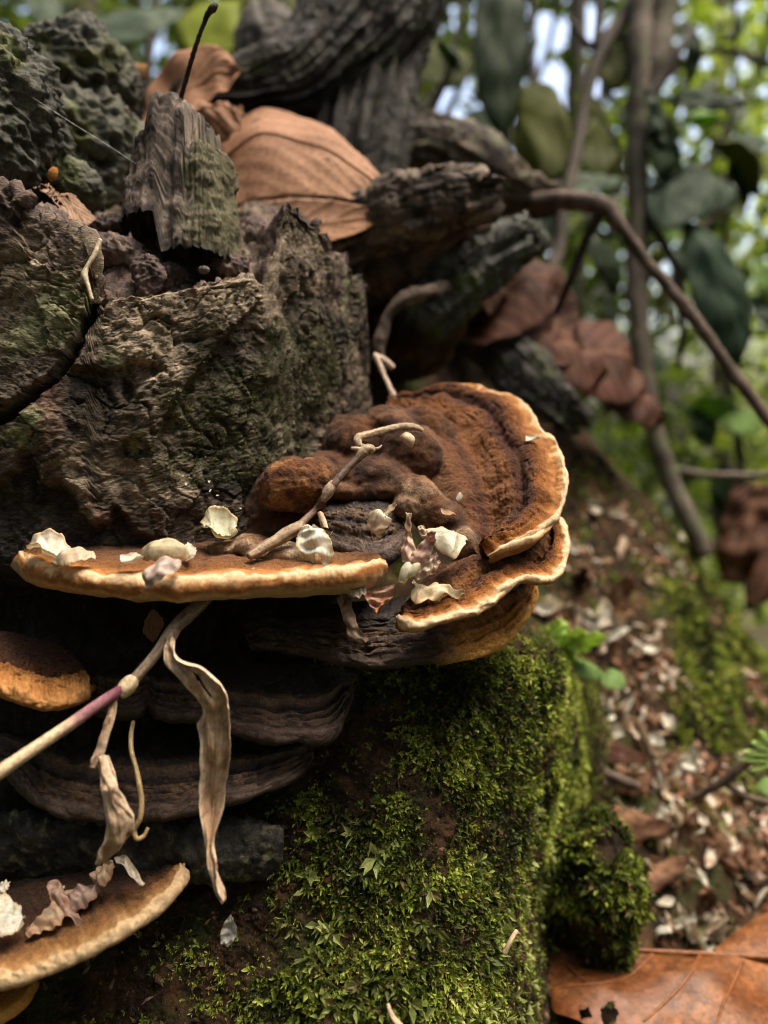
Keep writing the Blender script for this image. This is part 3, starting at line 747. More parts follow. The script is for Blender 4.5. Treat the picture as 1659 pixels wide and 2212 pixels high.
lich = spot(150, 650, 60, 55)+.9*spot(110, 700, 60, 45)+.9*spot(60, 745, 60, 40)+spot(30, 950, 50, 35)+.8*spot(95, 905, 50, 40)+.9*spot(300, 960, 26, 45)+.7*spot(245, 780, 30, 40)+.5*spot(330, 640, 90, 20)+.5*spot(190, 1100, 30, 40)+.55*spot(760, 640, 40, 90)
c = mix(c, (.25, .25, .13), .9*sm(.20, .75, lich*(.75+1.1*L2+.7*L3)))
ms = sm(.0, .6, 1.2*spot(470, 880, 150, 120)+.6*spot(690, 800, 70, 150)+.7*spot(560, 1010, 90, 70)+.5*spot(400, 1000, 60, 80)+.5*spot(610, 760, 60, 90)-.05+.9*fbm(Q, 60, 4, 163)-.1)
c = mix(c, (.042, .045, .015), .62*ms)
c = mix(c, (.032, .027, .023), .8*sm(-.2, .25, .6*L1+.4*L2+1.1*sm(-20, 40, low)-.35))  # dark patches, plus the shade of the low recess painted in
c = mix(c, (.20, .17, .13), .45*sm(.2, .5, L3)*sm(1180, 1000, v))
c = mix(c, (.022, .017, .013), .85*sm(1180, 1260, v))  # shade below the long shelf painted into the wood colour
L4 = fbm(np.stack([gxx*500, Q[..., 1]*500, gzz*1100], -1), 1., 3, 171, gain=.8)
fleck = sm(.05, .35, fbm(Q, 210, 4, 173, gain=.7)+.3*L4)
c = mix(c, c*.38, .85*sm(-.02, -.30, fbm(Q, 150, 5, 175, gain=.65)+.25*L4))
c = mix(c, c*1.45+.02, .6*fleck)
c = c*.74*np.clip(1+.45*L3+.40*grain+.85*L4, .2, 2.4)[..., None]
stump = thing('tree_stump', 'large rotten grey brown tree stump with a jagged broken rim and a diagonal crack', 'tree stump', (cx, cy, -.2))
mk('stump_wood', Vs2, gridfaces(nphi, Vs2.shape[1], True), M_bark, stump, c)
# green moss threads in the mossy part of the face
dmoss = sm(.35, .9, ms)*outer*sm(1180, 1100, v)*sm(0, 50, u)
Nf_ = gnorm(Vs2); Nf_ = Nf_*np.sign((Nf_[:640, nb1+50]*cdir[:640]).sum())
moss('stump_moss', 'thin dark green moss on the face of the stump', Vs2[:640], Nf_[:640], dmoss[:640]+1e-9, 2600, .0012, 69, [(0, (.02, .024, .008)), (1, (.085, .11, .02))], leaf=4)

# the standing splinter in the broken top
def column(name, base, top, xdir, rx, ry, hfn, mat, colfn, n=150, m=110, parent=None, noise=(), fib=.0012, seed=0, taper=.15, sq=.55, bfn=None, **kw):
    base, top = np.array(base), np.array(top)
    ax = top-base; H = np.linalg.norm(ax); ax = ax/H
    X = norm(np.array(xdir)-ax*(np.array(xdir)@ax)); Y = np.cross(ax, X)
    th = np.linspace(0, 2*np.pi, n, endpoint=False)
    se = lambda a: np.sign(a)*np.abs(a)**sq
    t = np.r_[np.linspace(0, 1, m), np.ones(14)]
    rad = np.r_[np.ones(m), np.linspace(1, .02, 15)[1:]]
    ct, st = se(np.cos(th))[:, None]*rad[None], se(np.sin(th))[:, None]*rad[None]
    hh = hfn(ct, st)
    h0 = bfn(ct, st) if bfn else 0
    V = base+ax*(H*(h0+t[None]*(hh-h0)))[..., None]+X*(rx*ct*(1-taper*t)[None])[..., None]+Y*(ry*st*(1-taper*t)[None])[..., None]
    q = np.stack([ct*rx, st*ry, (t[None]*H+0*ct)], -1)
    d = fib*fbm(np.stack([q[..., 0]*700, q[..., 1]*700, q[..., 2]*16], -1), 1., 4, seed, gain=.6, ridged=True)
    for (f, amp, o, rg, sd_) in noise: d = d+amp*fbm(V, f, o, sd_, ridged=rg)
    V = displace_wrap(V, d)
    return mk(name, V, gridfaces(n, V.shape[1], True), mat, parent, colfn(V, ct, st, t[None]+0*ct), **kw)
def sp_h(x, y):
    e = .10*perlin(np.stack([x*9, y*5, 0*x], -1), 2)
    h = .79+.05*perlin(np.stack([x*6, y*5, 0*x], -1), 2)+.035*perlin(np.stack([x*21, y*14, 0*x], -1), 3)
    return h+.21*sm(-.42, -.30, x+e)*sm(.50, .42, x+e)*(1-.35*sm(.0, .5, x))-.13*sm(.42, .5, x+e)-.06*sm(-.8, -1, x)
def sp_c(V, x, y, t):
    a = fbm(np.stack([V[..., 0]*420, V[..., 1]*420, V[..., 2]*28], -1), 1., 5, 5)
    c = mix(np.broadcast_to(np.array((.105, .08, .068)), V.shape), (.30, .235, .185), sm(-.25, .3, a))
    c = mix(c, (.045, .036, .032), sm(.1, .4, fbm(V, 60, 4, 7)+.5*sm(.75, .95, t)*sm(.2, -.4, x)))
    c = mix(c, (.10, .095, .045), .8*sm(.35, .75, x+.3*fbm(V, 70, 3, 8)))
    return mix(c, (.03, .025, .02), .9*sm(.10, .0, t))*.8
column('wood_splinter', P(392, 590, .335), P(402, 248, .345), (1, -.30, .12), px(112, .34), .018, sp_h, M_grain, sp_c, parent=stump, bfn=lambda x, y: .02+.25*sm(.15, -.25, x+.25*perlin(np.stack([x*4, y*3, 0*x], -1), 8))*sm(.3, -.3, y)+.05*perlin(np.stack([x*13, y*9, 0*x], -1), 9), noise=((70, .0035, 4, False, 9), (300, .0010, 3, False, 10)), fib=.0024, seed=11)
dk = noisecol((.028, .028, .022), (.085, .085, .062), (.09, .10, .035), f=90, seed=31, f3=45, t3=.12)
bn = lambda s: ((28, .011, 4, False, s), (75, .006, 4, True, s+1), (240, .0026, 4, True, s+2), (700, .0009, 3, False, s+3))
lump('burl', (18, 270, .335), (px(72, .335), .03, px(165, .335)), M_burl, dk, bn(201), 150, 150, stump, rot=.18, pits=(150, .002, 3))
lump('burl', (158, 185, .43), (px(118, .43), .035, px(92, .43)), M_burl, dk, bn(211), 160, 130, stump, pits=(110, .004, 4))
lump('burl', (185, 360, .43), (px(125, .43), .04, px(150, .43)), M_burl, noisecol((.045, .045, .035), (.12, .118, .085), (.10, .11, .04), f=110, seed=33, f3=45), bn(221), 180, 150, stump, pits=(120, .0065, 5))
lump('burl', (163, 412, .36), (px(56, .36), .014, px(52, .36)), M_burl, dk, ((60, .006, 4, False, 231), (200, .0022, 4, False, 232), (600, .0008, 3, True, 233)), 110, 90, stump)
lump('burl', (110, 460, .375), (px(90, .37), .02, px(46, .37)), M_burl, dk, ((70, .003, 4, False, 233), (260, .0016, 4, True, 234)), 110, 90, stump)
# shards inside the broken top
shc = noisecol((.05, .036, .034), (.13, .088, .078), (.20, .15, .12), f=160, seed=41)
for (uu, vv, dd, ru, rz, rt) in ((320, 600, .315, 26, 42, .1), (255, 545, .33, 60, 26, .3), (225, 500, .345, 46, 22, -.2), (550, 540, .375, 22, 62, 0), (575, 560, .37, 22, 60, .1), (500, 585, .335, 40, 20, .2), (365, 600, .325, 34, 20, -.1), (115, 492, .325, 60, 26, .35)):
    lump('wood_shard', (uu, vv, dd), (px(ru, dd), px(ru, dd)*.8, px(rz, dd)), M_grain, shc, ((110, .004, 4, False, int(uu)), (300, .0025, 4, True, int(vv)), (900, .0006, 3, False, 3)), 80, 60, stump, rot=rt)
# ------------------------------------------------------------------ bracket fungi
ST_FRESH = [(0, (.060, .027, .015)), (.12, (.16, .078, .038)), (.24, (.12, .050, .021)), (.36, (.055, .022, .012)), (.46, (.17, .070, .025)), (.56, (.15, .058, .019)), (.655, (.045, .017, .010)), (.74, (.075, .028, .012)), (.82, (.135, .048, .014)), (.90, (.23, .085, .019)), (.97, (.33, .145, .038)), (1.05, (.58, .39, .22)), (1.30, (.66, .48, .31)), (1.55, (.52, .31, .15)), (1.8, (.34, .16, .05)), (2.0, (.28, .15, .06)), (2.3, (.18, .09, .04)), (3, (.08, .04, .02))]
ST_FRONT = [(0, (.08, .040, .021)), (.5, (.11, .050, .023)), (.75, (.15, .062, .020)), (.88, (.26, .105, .028)), (.97, (.36, .17, .055)), (1.08, (.62, .45, .28)), (1.28, (.56, .35, .18)), (1.40, (.27, .105, .030)), (1.58, (.30, .13, .042)), (1.74, (.48, .31, .17)), (2.0, (.46, .34, .21)), (2.4, (.34, .24, .14)), (3, (.12, .07, .04))]
ST_ORANGE = [(0, (.05, .022, .012)), (.35, (.12, .045, .015)), (.50, (.32, .12, .022)), (.70, (.52, .20, .03)), (.92, (.64, .27, .045)), (1.2, (.76, .38, .085)), (1.6, (.62, .27, .055)), (2, (.34, .14, .035)), (3, (.06, .03, .02))]
ST_DARK = [(0, (0.0175, 0.0125, 0.0100)), (.40, (0.0250, 0.0150, 0.0125)), (.52, (0.0375, 0.0213, 0.0137)), (.58, (0.1488, 0.0840, 0.0420)), (.63, (0.0875, 0.0473, 0.0262)), (.68, (0.0200, 0.0112, 0.0112)), (.73, (0.0250, 0.0137, 0.0137)), (.78, (0.1400, 0.0770, 0.0385)), (.83, (0.0275, 0.0150, 0.0125)), (.87, (0.1225, 0.0665, 0.0350)), (.92, (0.0225, 0.0125, 0.0112)), (1.0, (0.1050, 0.0578, 0.0333)), (1.12, (0.0225, 0.0125, 0.0112)), (1.25, (0.0788, 0.0438, 0.0262)), (1.5, (0.0200, 0.0125, 0.0100)), (2, (0.0175, 0.0112, 0.0088)), (3, (0.0100, 0.0075, 0.0063))]  # brown bands, lightened to paint highlights on the ridges
ST_SMALL = [(0, (.05, .02, .012)), (.45, (.065, .026, .013)), (.58, (.11, .045, .016)), (.66, (.30, .125, .03)), (.78, (.24, .095, .025)), (.88, (.34, .15, .04)), (1.1, (.42, .20, .065)), (1.5, (.38, .18, .06)), (2, (.25, .12, .05)), (3, (.08, .04, .02))]
ST_LOW = [(0, (.050, .025, .016)), (.35, (.075, .036, .020)), (.55, (.045, .020, .012)), (.70, (.085, .036, .015)), (.80, (.17, .075, .025)), (.90, (.24, .11, .035)), (.99, (.36, .19, .075)), (1.12, (.54, .36, .19)), (1.5, (.58, .41, .24)), (1.8, (.42, .25, .12)), (2.1, (.34, .21, .10)), (3, (.1, .05, .03))]
FR = (M_cap, M_margin, M_pore)
OLD = (M_oldcap, M_oldcap, M_oldcap)
GRP = 'bracket fungi growing on the stump'
f_front, Vfront, qf = shelf('bracket_fungus', 'long thin brown fungus shelf with a thick cream rim seen edge on across the stump',
    [(58, 1192, .305), (200, 1186, .315), (350, 1184, .32), (500, 1184, .325), (650, 1190, .328), (770, 1200, .322), (822, 1214, .302)],
    [(34, 1200, .288), (48, 1226, .280), (90, 1245, .273), (160, 1260, .267), (250, 1272, .263), (340, 1276, .260), (430, 1273, .259), (520, 1267, .261), (610, 1262, .264), (690, 1255, .268), (760, 1246, .273), (815, 1235, .279), (838, 1226, .286)],
    .0080, GRP, stops=ST_FRONT, wob=.075, rough=.0010, seed=5, rings=((.82, .08, -.0012),), up=(0, -.3, 1), wave=.0017, radial=.0010, mats=FR, thbase=3.2, cutr=.80)
f_big, Vbig, qb = shelf('bracket_fungus', 'largest fungus, a tall velvety rust brown fan with a pale cream outer rim',
    [(836, 884, .372), (850, 925, .365), (872, 975, .355), (905, 1022, .344), (935, 1080, .334), (965, 1140, .323), (1000, 1190, .314), (1028, 1207, .308)],
    [(846, 878, .388), (890, 864, .395), (958, 850, .398), (1020, 834, .398), (1062, 848, .392), (1085, 851, .388), (1118, 862, .380), (1150, 892, .370), (1168, 925, .358), (1196, 952, .346), (1216, 980, .336), (1225, 1024, .325), (1222, 1078, .314), (1198, 1132, .304), (1155, 1163, .297), (1110, 1180, .294), (1080, 1192, .293), (1056, 1203, .295)],
    .0038, GRP, stops=ST_FRESH, wob=.075, rough=.0011, seed=11, dash=.9, radial=.0018, dome=.045, rings=((.20, .10, .002), (.42, .08, -.0024), (.60, .08, .0018), (.69, .025, -.0016), (.80, .10, .0044), (.93, .04, -.0012)), up=(-.5, -.7, .55), wrinkle=.0007, wave=.0012, mats=FR, cutr=.90)
f_fold, Vfold, qfo = shelf('bracket_fungus', 'wavy folded fungus lobe with a curled cream rim just below the largest fan',
    [(864, 1329, .281), (888, 1292, .292), (930, 1252, .302), (980, 1218, .31), (1030, 1203, .315), (1075, 1201, .318), (1110, 1202, .320), (1140, 1192, .325), (1156, 1172, .330), (1166, 1150, .336), (1178, 1130, .342)],
    [(856, 1334, .278), (868, 1350, .274), (898, 1356, .271), (938, 1350, .271), (996, 1332, .274), (1034, 1322, .278), (1064, 1306, .282), (1096, 1276, .287), (1132, 1254, .292), (1172, 1256, .296), (1198, 1254, .300), (1217, 1236, .305), (1229, 1197, .314), (1229, 1155, .325), (1218, 1126, .334), (1200, 1112, .342)],
    .0042, GRP, stops=ST_FRESH, wob=.07, rough=.0010, seed=17, dash=.8, radial=.0014, rings=((.30, .14, .003), (.58, .06, -.0022), (.76, .08, .002)), up=(-.2, -.6, .8), wrinkle=.0006, wave=.0010, mats=FR, cutr=.90)
f_under, Vund, qu = shelf('bracket_fungus', 'dark ridged old fungus with a bright orange right margin beneath the folded lobe',
    [(520, 1352, .322), (620, 1330, .318), (740, 1312, .316), (850, 1300, .318), (950, 1290, .322), (1050, 1285, .327), (1110, 1270, .334), (1140, 1250, .342)],
    [(540, 1400, .304), (600, 1404, .300), (660, 1417, .297), (706, 1425, .294), (757, 1436, .292), (797, 1443, .291), (857, 1441, .291), (897, 1437, .292), (936, 1431, .293), (996, 1427, .297), (1031, 1421, .301), (1067, 1407, .306), (1103, 1383, .312), (1130, 1352, .318), (1153, 1322, .324), (1161, 1294, .331), (1160, 1268, .338)],
    .0048, GRP, stops=ST_DARK, wob=.06, rough=.0011, seed=23, rings=((.35, .12, .003), (.6, .05, -.0012), (.72, .04, .001), (.82, .03, -.001), (.9, .03, .0009)), radial=.0016, up=(0, -.7, .7), wrinkle=.0010, wave=.0012, mats=OLD)
# the right end of that fungus is young, orange growth
Sx = np.linspace(0, 1, Vund.shape[0])[:, None]+0*qu
yo = sm(.50, .62, Sx+.10*fbm(Vund, 60, 3, 5))*sm(.30, .50, qu+.12*fbm(Vund, 50, 3, 6))
kk = 0
for ch in f_under.children:
    w_ = ch.data; nv = len(w_.vertices); ncol = nv//Vund.shape[0]
    col = np.zeros(nv*4, np.float32); w_.color_attributes['Col'].data.foreach_get('color', col); col = col.reshape(-1, 4)
    a = {'cap': 0, 'margin': None, 'pore_surface': None}[ch.name.split('.')[0]]
    lo = 0 if a == 0 else kk
    sl = slice(lo, lo+ncol); kk = lo+ncol-1
    cc = mix(col[:, :3].reshape(-1, ncol, 3), ramp(qu[:, sl]+.05*fbm(Vund[:, sl], 110, 3, 8), ST_ORANGE), yo[:, sl])
    col[:, :3] = cc.reshape(-1, 3); w_.color_attributes['Col'].data.foreach_set('color', col.ravel())
    w_.update()
shelf('bracket_fungus', 'upper of the two old dark brown ridged fungi, behind the long dry hanging leaf',
    [(170, 1430, .322), (320, 1432, .320), (460, 1440, .318), (600, 1445, .318), (720, 1452, .320), (765, 1470, .322)],
    [(185, 1508, .296), (215, 1538, .292), (262, 1550, .290), (306, 1540, .290), (318, 1528, .293), (330, 1548, .289), (390, 1556, .287), (450, 1562, .285), (510, 1584, .284), (560, 1598, .284), (600, 1606, .284), (650, 1606, .286), (690, 1608, .288), (728, 1588, .293), (750, 1548, .302), (764, 1500, .314)],
    .0058, GRP, stops=ST_DARK, wob=.05, rough=.0009, seed=29, rings=((.5, .1, .0015), (.58, .025, .0009), (.68, .03, -.0015), (.78, .022, .0012), (.83, .015, -.0008), (.87, .015, .0010), (.92, .015, -.0009)), radial=.0010, up=(0, -.75, .65), wave=.0016, wrinkle=.0005, mats=OLD)
shelf('bracket_fungus', 'lower of the two old dark brown ridged fungi, crossed by the grass stem',
    [(-60, 1560, .318), (80, 1562, .318), (240, 1570, .318), (400, 1580, .316), (540, 1590, .314), (640, 1600, .314), (680, 1620, .316)],
    [(-60, 1640, .292), (10, 1668, .286), (45, 1706, .282), (80, 1742, .280), (130, 1762, .278), (200, 1772, .277), (290, 1774, .276), (370, 1768, .276), (440, 1750, .278), (500, 1736, .280), (550, 1722, .283), (600, 1702, .288), (645, 1680, .294), (675, 1648, .304)],
    .0054, GRP, stops=ST_DARK, wob=.05, rough=.0010, seed=31, rings=((.5, .1, .0015), (.58, .025, .0009), (.68, .03, -.0015), (.78, .022, .0012), (.83, .015, -.0008), (.87, .015, .0010), (.92, .015, -.0009)), radial=.0012, up=(0, -.75, .65), wave=.0016, wrinkle=.0005, mats=OLD)
shelf('bracket_fungus', 'small velvety fungus with an orange border at the left edge beside the purple joint',
    [(-80, 1372, .300), (0, 1376, .302), (70, 1390, .304), (140, 1412, .304), (186, 1448, .302)],
    [(-90, 1470, .262), (-20, 1492, .262), (30, 1506, .262), (70, 1520, .263), (104, 1529, .264), (150, 1524, .268), (186, 1505, .274), (197, 1476, .284)],
    .0052, GRP, stops=ST_SMALL, wob=.06, rough=.0014, seed=37, rings=((.58, .06, -.0022), (.8, .1, .0018)), radial=.0016, wrinkle=.0012, up=(0, -.7, .7), wave=.0012, mats=FR)
f_low, Vlow, ql = shelf('bracket_fungus', 'tilted fungus shelf with a broad tan rim, holding husks in the lower left corner',
    [(-120, 2020, .292), (-40, 1940, .302), (40, 1892, .308), (140, 1874, .310), (250, 1868, .310), (340, 1866, .306), (392, 1866, .298)],
    [(-40, 2118, .246), (20, 2122, .244), (44, 2118, .244), (100, 2100, .246), (180, 2066, .249), (260, 2022, .253), (322, 1982, .258), (366, 1942, .264), (394, 1904, .272), (404, 1876, .284)],
    .0058, GRP, stops=ST_LOW, wob=.05, rough=.0012, seed=41, rings=((.35, .15, .002), (.72, .05, -.0012)), radial=.0009, up=(-.2, -.6, .8), wave=.0009, mats=FR, cutr=.90)
shelf('bracket_fungus', 'half hidden orange fungus in the bottom left corner under the tilted shelf',
    [(-140, 2140, .28), (-40, 2120, .284), (40, 2112, .284), (76, 2112, .28)],
    [(-140, 2230, .254), (-60, 2224, .254), (0, 2206, .256), (44, 2176, .260), (72, 2140, .268), (80, 2118, .275)],
    .0042, GRP, stops=ST_ORANGE, seed=43, up=(0, -.7, .7), mats=FR, n=160)

# knobs of old growth between the two big fungi
vel = noisecol((.035, .015, .010), (.080, .036, .018), (.17, .090, .046), f=130, seed=51, f3=70, t3=.10)
vrust = noisecol((.045, .018, .010), (.12, .047, .016), (.21, .095, .032), f=240, seed=53, f3=120, t3=.12)
vdark = noisecol((.022, .016, .014), (.05, .034, .026), (.085, .05, .025), f=120, seed=55, f3=70)
tanv = noisecol((.13, .062, .030), (.28, .17, .095), (.42, .31, .21), f=130, seed=57, f3=70, t3=.08)
KN = [
 ('round rust coloured knob overhanging the bent grass node', (640, 1058, .312), (px(70, .312), .013, px(46, .312)), vrust, -.15, ((90, .0035, 3, False, 3), (420, .0012, 4, False, 4)), 1),
]
for (lb, c_, r_, cf, rot_, nz_, pw) in KN:
    nz_ = nz_+((42, .007, 2, False, 77), (600, .0007, 3, False, 78))
    lump('fungus_growth', c_, r_, M_cap if cf is not vdark else M_oldcap, cf, nz_, 130, 100, None, rot_, label=lb, cat='fungus', group='knobs of old fungus growth')
ST_KNOB = [(0, (.045, .02, .012)), (.4, (.10, .05, .028)), (.6, (.05, .024, .015)), (.8, (.12, .06, .032)), (1, (.16, .085, .045)), (1.4, (.09, .045, .026)), (2, (.04, .02, .014)), (3, (.02, .012, .01))]
ST_TAN = [(0, (.10, .05, .027)), (.25, (.26, .15, .085)), (.5, (.46, .32, .21)), (.62, (.20, .10, .05)), (.8, (.36, .22, .13)), (.95, (.16, .07, .030)), (1.3, (.20, .085, .034)), (1.7, (.10, .045, .022)), (2, (.05, .024, .015)), (3, (.03, .016, .012))]
shelf('bracket_fungus', 'black cracked old fungus with fine ridges behind the pointed cream husk', [(690, 1108, .330), (750, 1088, .337), (830, 1092, .336), (878, 1112, .330)],
    [(684, 1168, .316), (712, 1186, .309), (750, 1200, .305), (790, 1216, .302), (832, 1214, .302), (862, 1196, .305), (880, 1168, .311)], .0070, 'knobs of old fungus growth', n=190, nt=80, stops=ST_DARK, wob=.10, rough=.0014, seed=65, up=(0, -.6, .8), dome=.16, rings=((.7, .04, -.0012), (.8, .04, .0008), (.88, .03, -.0010)), wrinkle=.001, wave=.0012, mats=OLD)
def fused(name, parts, voxel, smooth, mat, colfn, noise, **kw):
    """several swellings grown into one continuous body"""
    vs, fs, off = [], [], 0
    for (c_, r_, rot_) in parts:
        G = lump_grid(c_, r_, 48, 32, rot_); vs.append(G.reshape(-1, 3)); fs.append(gridfaces(48, 32, True, off)); off += 48*32
    me = mesh('fused_tmp', np.concatenate(vs)*100, np.concatenate(fs))
    bmx = bpy.data.objects.new('fused_tmp', me); C.objects.link(bmx)
    import bmesh
    b_ = bmesh.new(); b_.from_mesh(me)
    bmesh.ops.holes_fill(b_, edges=[e for e in b_.edges if e.is_boundary], sides=0)
    bmesh.ops.recalc_face_normals(b_, faces=b_.faces); b_.to_mesh(me); b_.free()
    md = bmx.modifiers.new('r', 'REMESH'); md.mode = 'VOXEL'; md.voxel_size = voxel*100
    m2 = bmx.modifiers.new('s', 'SMOOTH'); m2.factor = .5; m2.iterations = smooth
    ev = bmx.evaluated_get(bpy.context.evaluated_depsgraph_get()); em = ev.to_mesh()
    V = np.zeros(len(em.vertices)*3); em.vertices.foreach_get('co', V); V = V.reshape(-1, 3)/100
    N = np.zeros(len(em.vertices)*3, np.float32); em.vertices.foreach_get('normal', N); N = N.reshape(-1, 3)
    F = np.array([tuple(p.vertices) for p in em.polygons if len(p.vertices) == 4])
    ev.to_mesh_clear(); bpy.data.objects.remove(bmx); bpy.data.meshes.remove(me)
    d = 0
    for (f, amp, o, rg, sd_) in noise: d = d+amp*fbm(V, f, o, sd_, ridged=rg)
    V = V+N*d[:, None]
    return mk(name, V, F, mat, None, colfn(V), **kw)
def masscol(V):
    u_, v_ = proj(V)
    c = noisecol((.035, .015, .010), (.090, .040, .020), (.16, .080, .042), f=110, seed=51, f3=60, t3=.10)(V)
    tan_ = sm(.0, .35, fbm(V, 85, 4, 57)+.25)*sm(840, 880, u_)*sm(1010, 1050, v_)
    c = mix(c, (.36, .23, .14), .75*tan_)
    c = mix(c, (.030, .014, .010), sm(.12, .3, fbm(V, 70, 3, 58))*sm(870, 820, u_))
    c = mix(c, (.14, .056, .020), .6*sm(.08, .35, fbm(V, 50, 3, 59)))
    c = mix(c, (.13, .085, .060), .55*sm(.05, .3, fbm(V, 95, 3, 61))*sm(960, 1030, v_+.2*u_-170))
    return .82*c*(1+.6*fbm(V, 420, 4, 60, gain=.7))[:, None]
mn = ((40, .0030, 3, False, 1), (110, .0018, 3, False, 2), (300, .0009, 4, False, 3), (900, .0004, 2, False, 4))
fused('fungus_mass', [
 ((622, 1130, .334), (px(104, .33), .018, px(150, .33)), .12), ((575, 1180, .330), (px(70, .33), .014, px(60, .33)), 0), ((700, 1040, .340), (px(62, .34), .014, px(70, .34)), .4),
 ((768, 965, .356), (px(68, .356), .018, px(70, .356)), .2), ((840, 930, .360), (px(70, .36), .018, px(52, .36)), -.2), ((885, 990, .350), (px(74, .35), .018, px(80, .35)), -.4),
 ((800, 1035, .342), (px(110, .342), .020, px(50, .342)), .08), ((745, 1066, .330), (px(60, .33), .012, px(24, .33)), .1), ((820, 1062, .330), (px(60, .33), .012, px(28, .33)), -.12),
 ((905, 1072, .326), (px(62, .326), .014, px(44, .326)), .5), ((882, 1096, .319), (px(34, .32), .010, px(34, .32)), .2), ((950, 1118, .322), (px(62, .322), .013, px(46, .322)), .6), ((1000, 1168, .316), (px(48, .316), .010, px(34, .316)), .6),
 ((930, 960, .362), (px(60, .36), .012, px(90, .36)), -.5), ((700, 1110, .338), (px(90, .338), .014, px(50, .338)), 0)],
 .0009, 9, M_cap, masscol, mn, label='folded mass of fuzzy brown fungus growing from the stump into the largest fan', cat='fungus', group='knobs of old fungus growth')
fused('fungus_mass', [((500, 1190, .308), (px(52, .308), .012, px(26, .308)), -.1), ((545, 1180, .306), (px(46, .306), .012, px(30, .306)), .1), ((610, 1200, .300), (px(84, .3), .012, px(26, .3)), .0), ((690, 1210, .298), (px(50, .3), .010, px(18, .3)), 0)],
 .0009, 6, M_cap, lambda V: tanv(V)*(1+.5*fbm(V, 420, 4, 60, gain=.7))[:, None], ((90, .0022, 3, False, 19), (320, .0012, 4, False, 20), (900, .0004, 2, False, 4)), label='woolly tan mound on top of the long thin shelf beside the grass twig', cat='fungus', group='knobs of old fungus growth')
# bark plate below the dark shelves
def bark_c(V):
    c = noisecol((.020, .018, .017), (.060, .054, .045), (.16, .145, .085), f=110, seed=61, f3=220, t3=.20)(V)
    return c
tube('bark_slab', [(-90, 1822, .300, px(74, .3)), (100, 1828, .297, px(70, .3)), (300, 1836, .295, px(64, .3)), (480, 1838, .296, px(62, .3)), (606, 1838, .300, px(54, .3))], M_burl, bark_c, 220, 90,
     ((26, .006, 4, False, 63), (80, .003, 4, False, 66), (170, .0016, 4, True, 64), (600, .0006, 3, False, 65)), None, .45, label='blackish plate of bark lying under the old dark fungi, cut off square at its right', cat='bark')

# ------------------------------------------------------------------ the dry grass stem with its hanging leaves
def straw(a, b):
    def fn(V):
        m_, n_ = V.shape[:2]
        th = np.linspace(0, 2*np.pi, m_, endpoint=False)[:, None]+0*V[..., 0]; al = np.linspace(0, n_/22., n_)[None]+0*th
        q = np.stack([np.cos(th)*3.2, np.sin(th)*3.2, al*.7], -1)
        c = mix(np.broadcast_to(np.array(a, float), V.shape), b, sm(-.25, .3, fbm(q, 1., 4, 5)))
        c = mix(c, np.array(a)*.45, .8*sm(.12, .4, fbm(np.stack([np.cos(th)*1.2, np.sin(th)*1.2, al*1.6], -1), 1., 4, 7)))
        return c
    return fn
gs = thing('dry_grass', 'dry jointed grass stem with a purple joint and curled leaves crossing below the long shelf', 'grass stem', P(273, 1488, .255))
def lowstem(V):
    u_, v_ = proj(V); c = straw((.50, .37, .22), (.66, .52, .34))(V)
    c = mix(c, (.34, .22, .13), .7*sm(.05, .35, fbm(V, 220, 4, 9))); c = mix(c, (.30, .13, .15), sm(110, 200, u_+25*fbm(V, 260, 3, 8))); return mix(c, (.13, .03, .05), sm(215, 262, u_))
tube('lower_stem', [(-30, 1688, .232, .0022), (60, 1626, .238, 0.00194), (150, 1566, .245, 0.00194), (230, 1510, .251, 0.00185), (272, 1485, .255, 0.00202)], M_straw, lowstem, 90, 20, (), gs)
tube('upper_stem', [(270, 1488, .2555, 0.00167), (300, 1456, .258, 0.00158), (340, 1408, .262, 0.00167), (372, 1362, .266, 0.00194), (405, 1330, .270, 0.00229), (450, 1288, .278, 0.00194)], M_straw, straw((.13, .09, .065), (.30, .22, .15)), 90, 20, ((900, .0002, 3, False, 3),), gs, ridge=(4, .0004, 5))
tube('joint', [(256, 1500, .254, 0.00211), (270, 1488, .255, 0.00273), (283, 1474, .256, 0.00255), (290, 1466, .257, 0.00194)], M_straw, straw((.40, .29, .17), (.60, .47, .30)), 26, 20, ((500, .0005, 3, False, 6),), gs)
tube('joint', [(360, 1388, .2640, 0.00194), (368, 1374, .265, 0.00238), (380, 1356, .267, 0.00211)], M_straw, straw((.20, .13, .09), (.36, .27, .18)), 22, 18, (), gs)
dl = leafcol((.50, .32, .19), (.70, .52, .36), (.36, .22, .13), f=120, seed=71, spots=(.28, .13, .075), edge=(.74, .58, .42), streak=.55)
def lhole(V, S, x):
    u_, v_ = proj(V)
    a = np.abs(polydist(u_, v_, [(410, 1452), (424, 1458), (434, 1472), (446, 1490), (452, 1500)], closed=False))
    return (a < 2.6*np.abs(np.sin(v_*.16)))
def gleaf(A, B, **kw): return blade('leaf', A, B, M_dryleaf, dl, 150, 34, .00028, gs, **kw)
gleaf([(364, 1378, .263), (360, 1395, .262), (368, 1424, .259), (395, 1470, .256), (420, 1515, .254), (432, 1545, .254), (424, 1566, .255), (436, 1600, .256), (440, 1650, .256), (432, 1700, .255), (430, 1740, .254), (438, 1800, .252), (446, 1850, .251), (452, 1890, .250), (470, 1930, .2495), (482, 1950, .249)],
      [(378, 1380, .263), (380, 1400, .258), (394, 1422, .253), (440, 1440, .249), (468, 1475, .248), (490, 1510, .249), (500, 1550, .251), (504, 1590, .252), (500, 1640, .254), (490, 1690, .255), (484, 1740, .255), (472, 1780, .254), (462, 1820, .252), (470, 1868, .249), (476, 1910, .248), (484, 1948, .249)],
      bulge=-.06, wave=.0045, seed=4, vein=.0007, slant=2.6, nv=4, rag=.05, edgecurl=.12, hole=lhole)
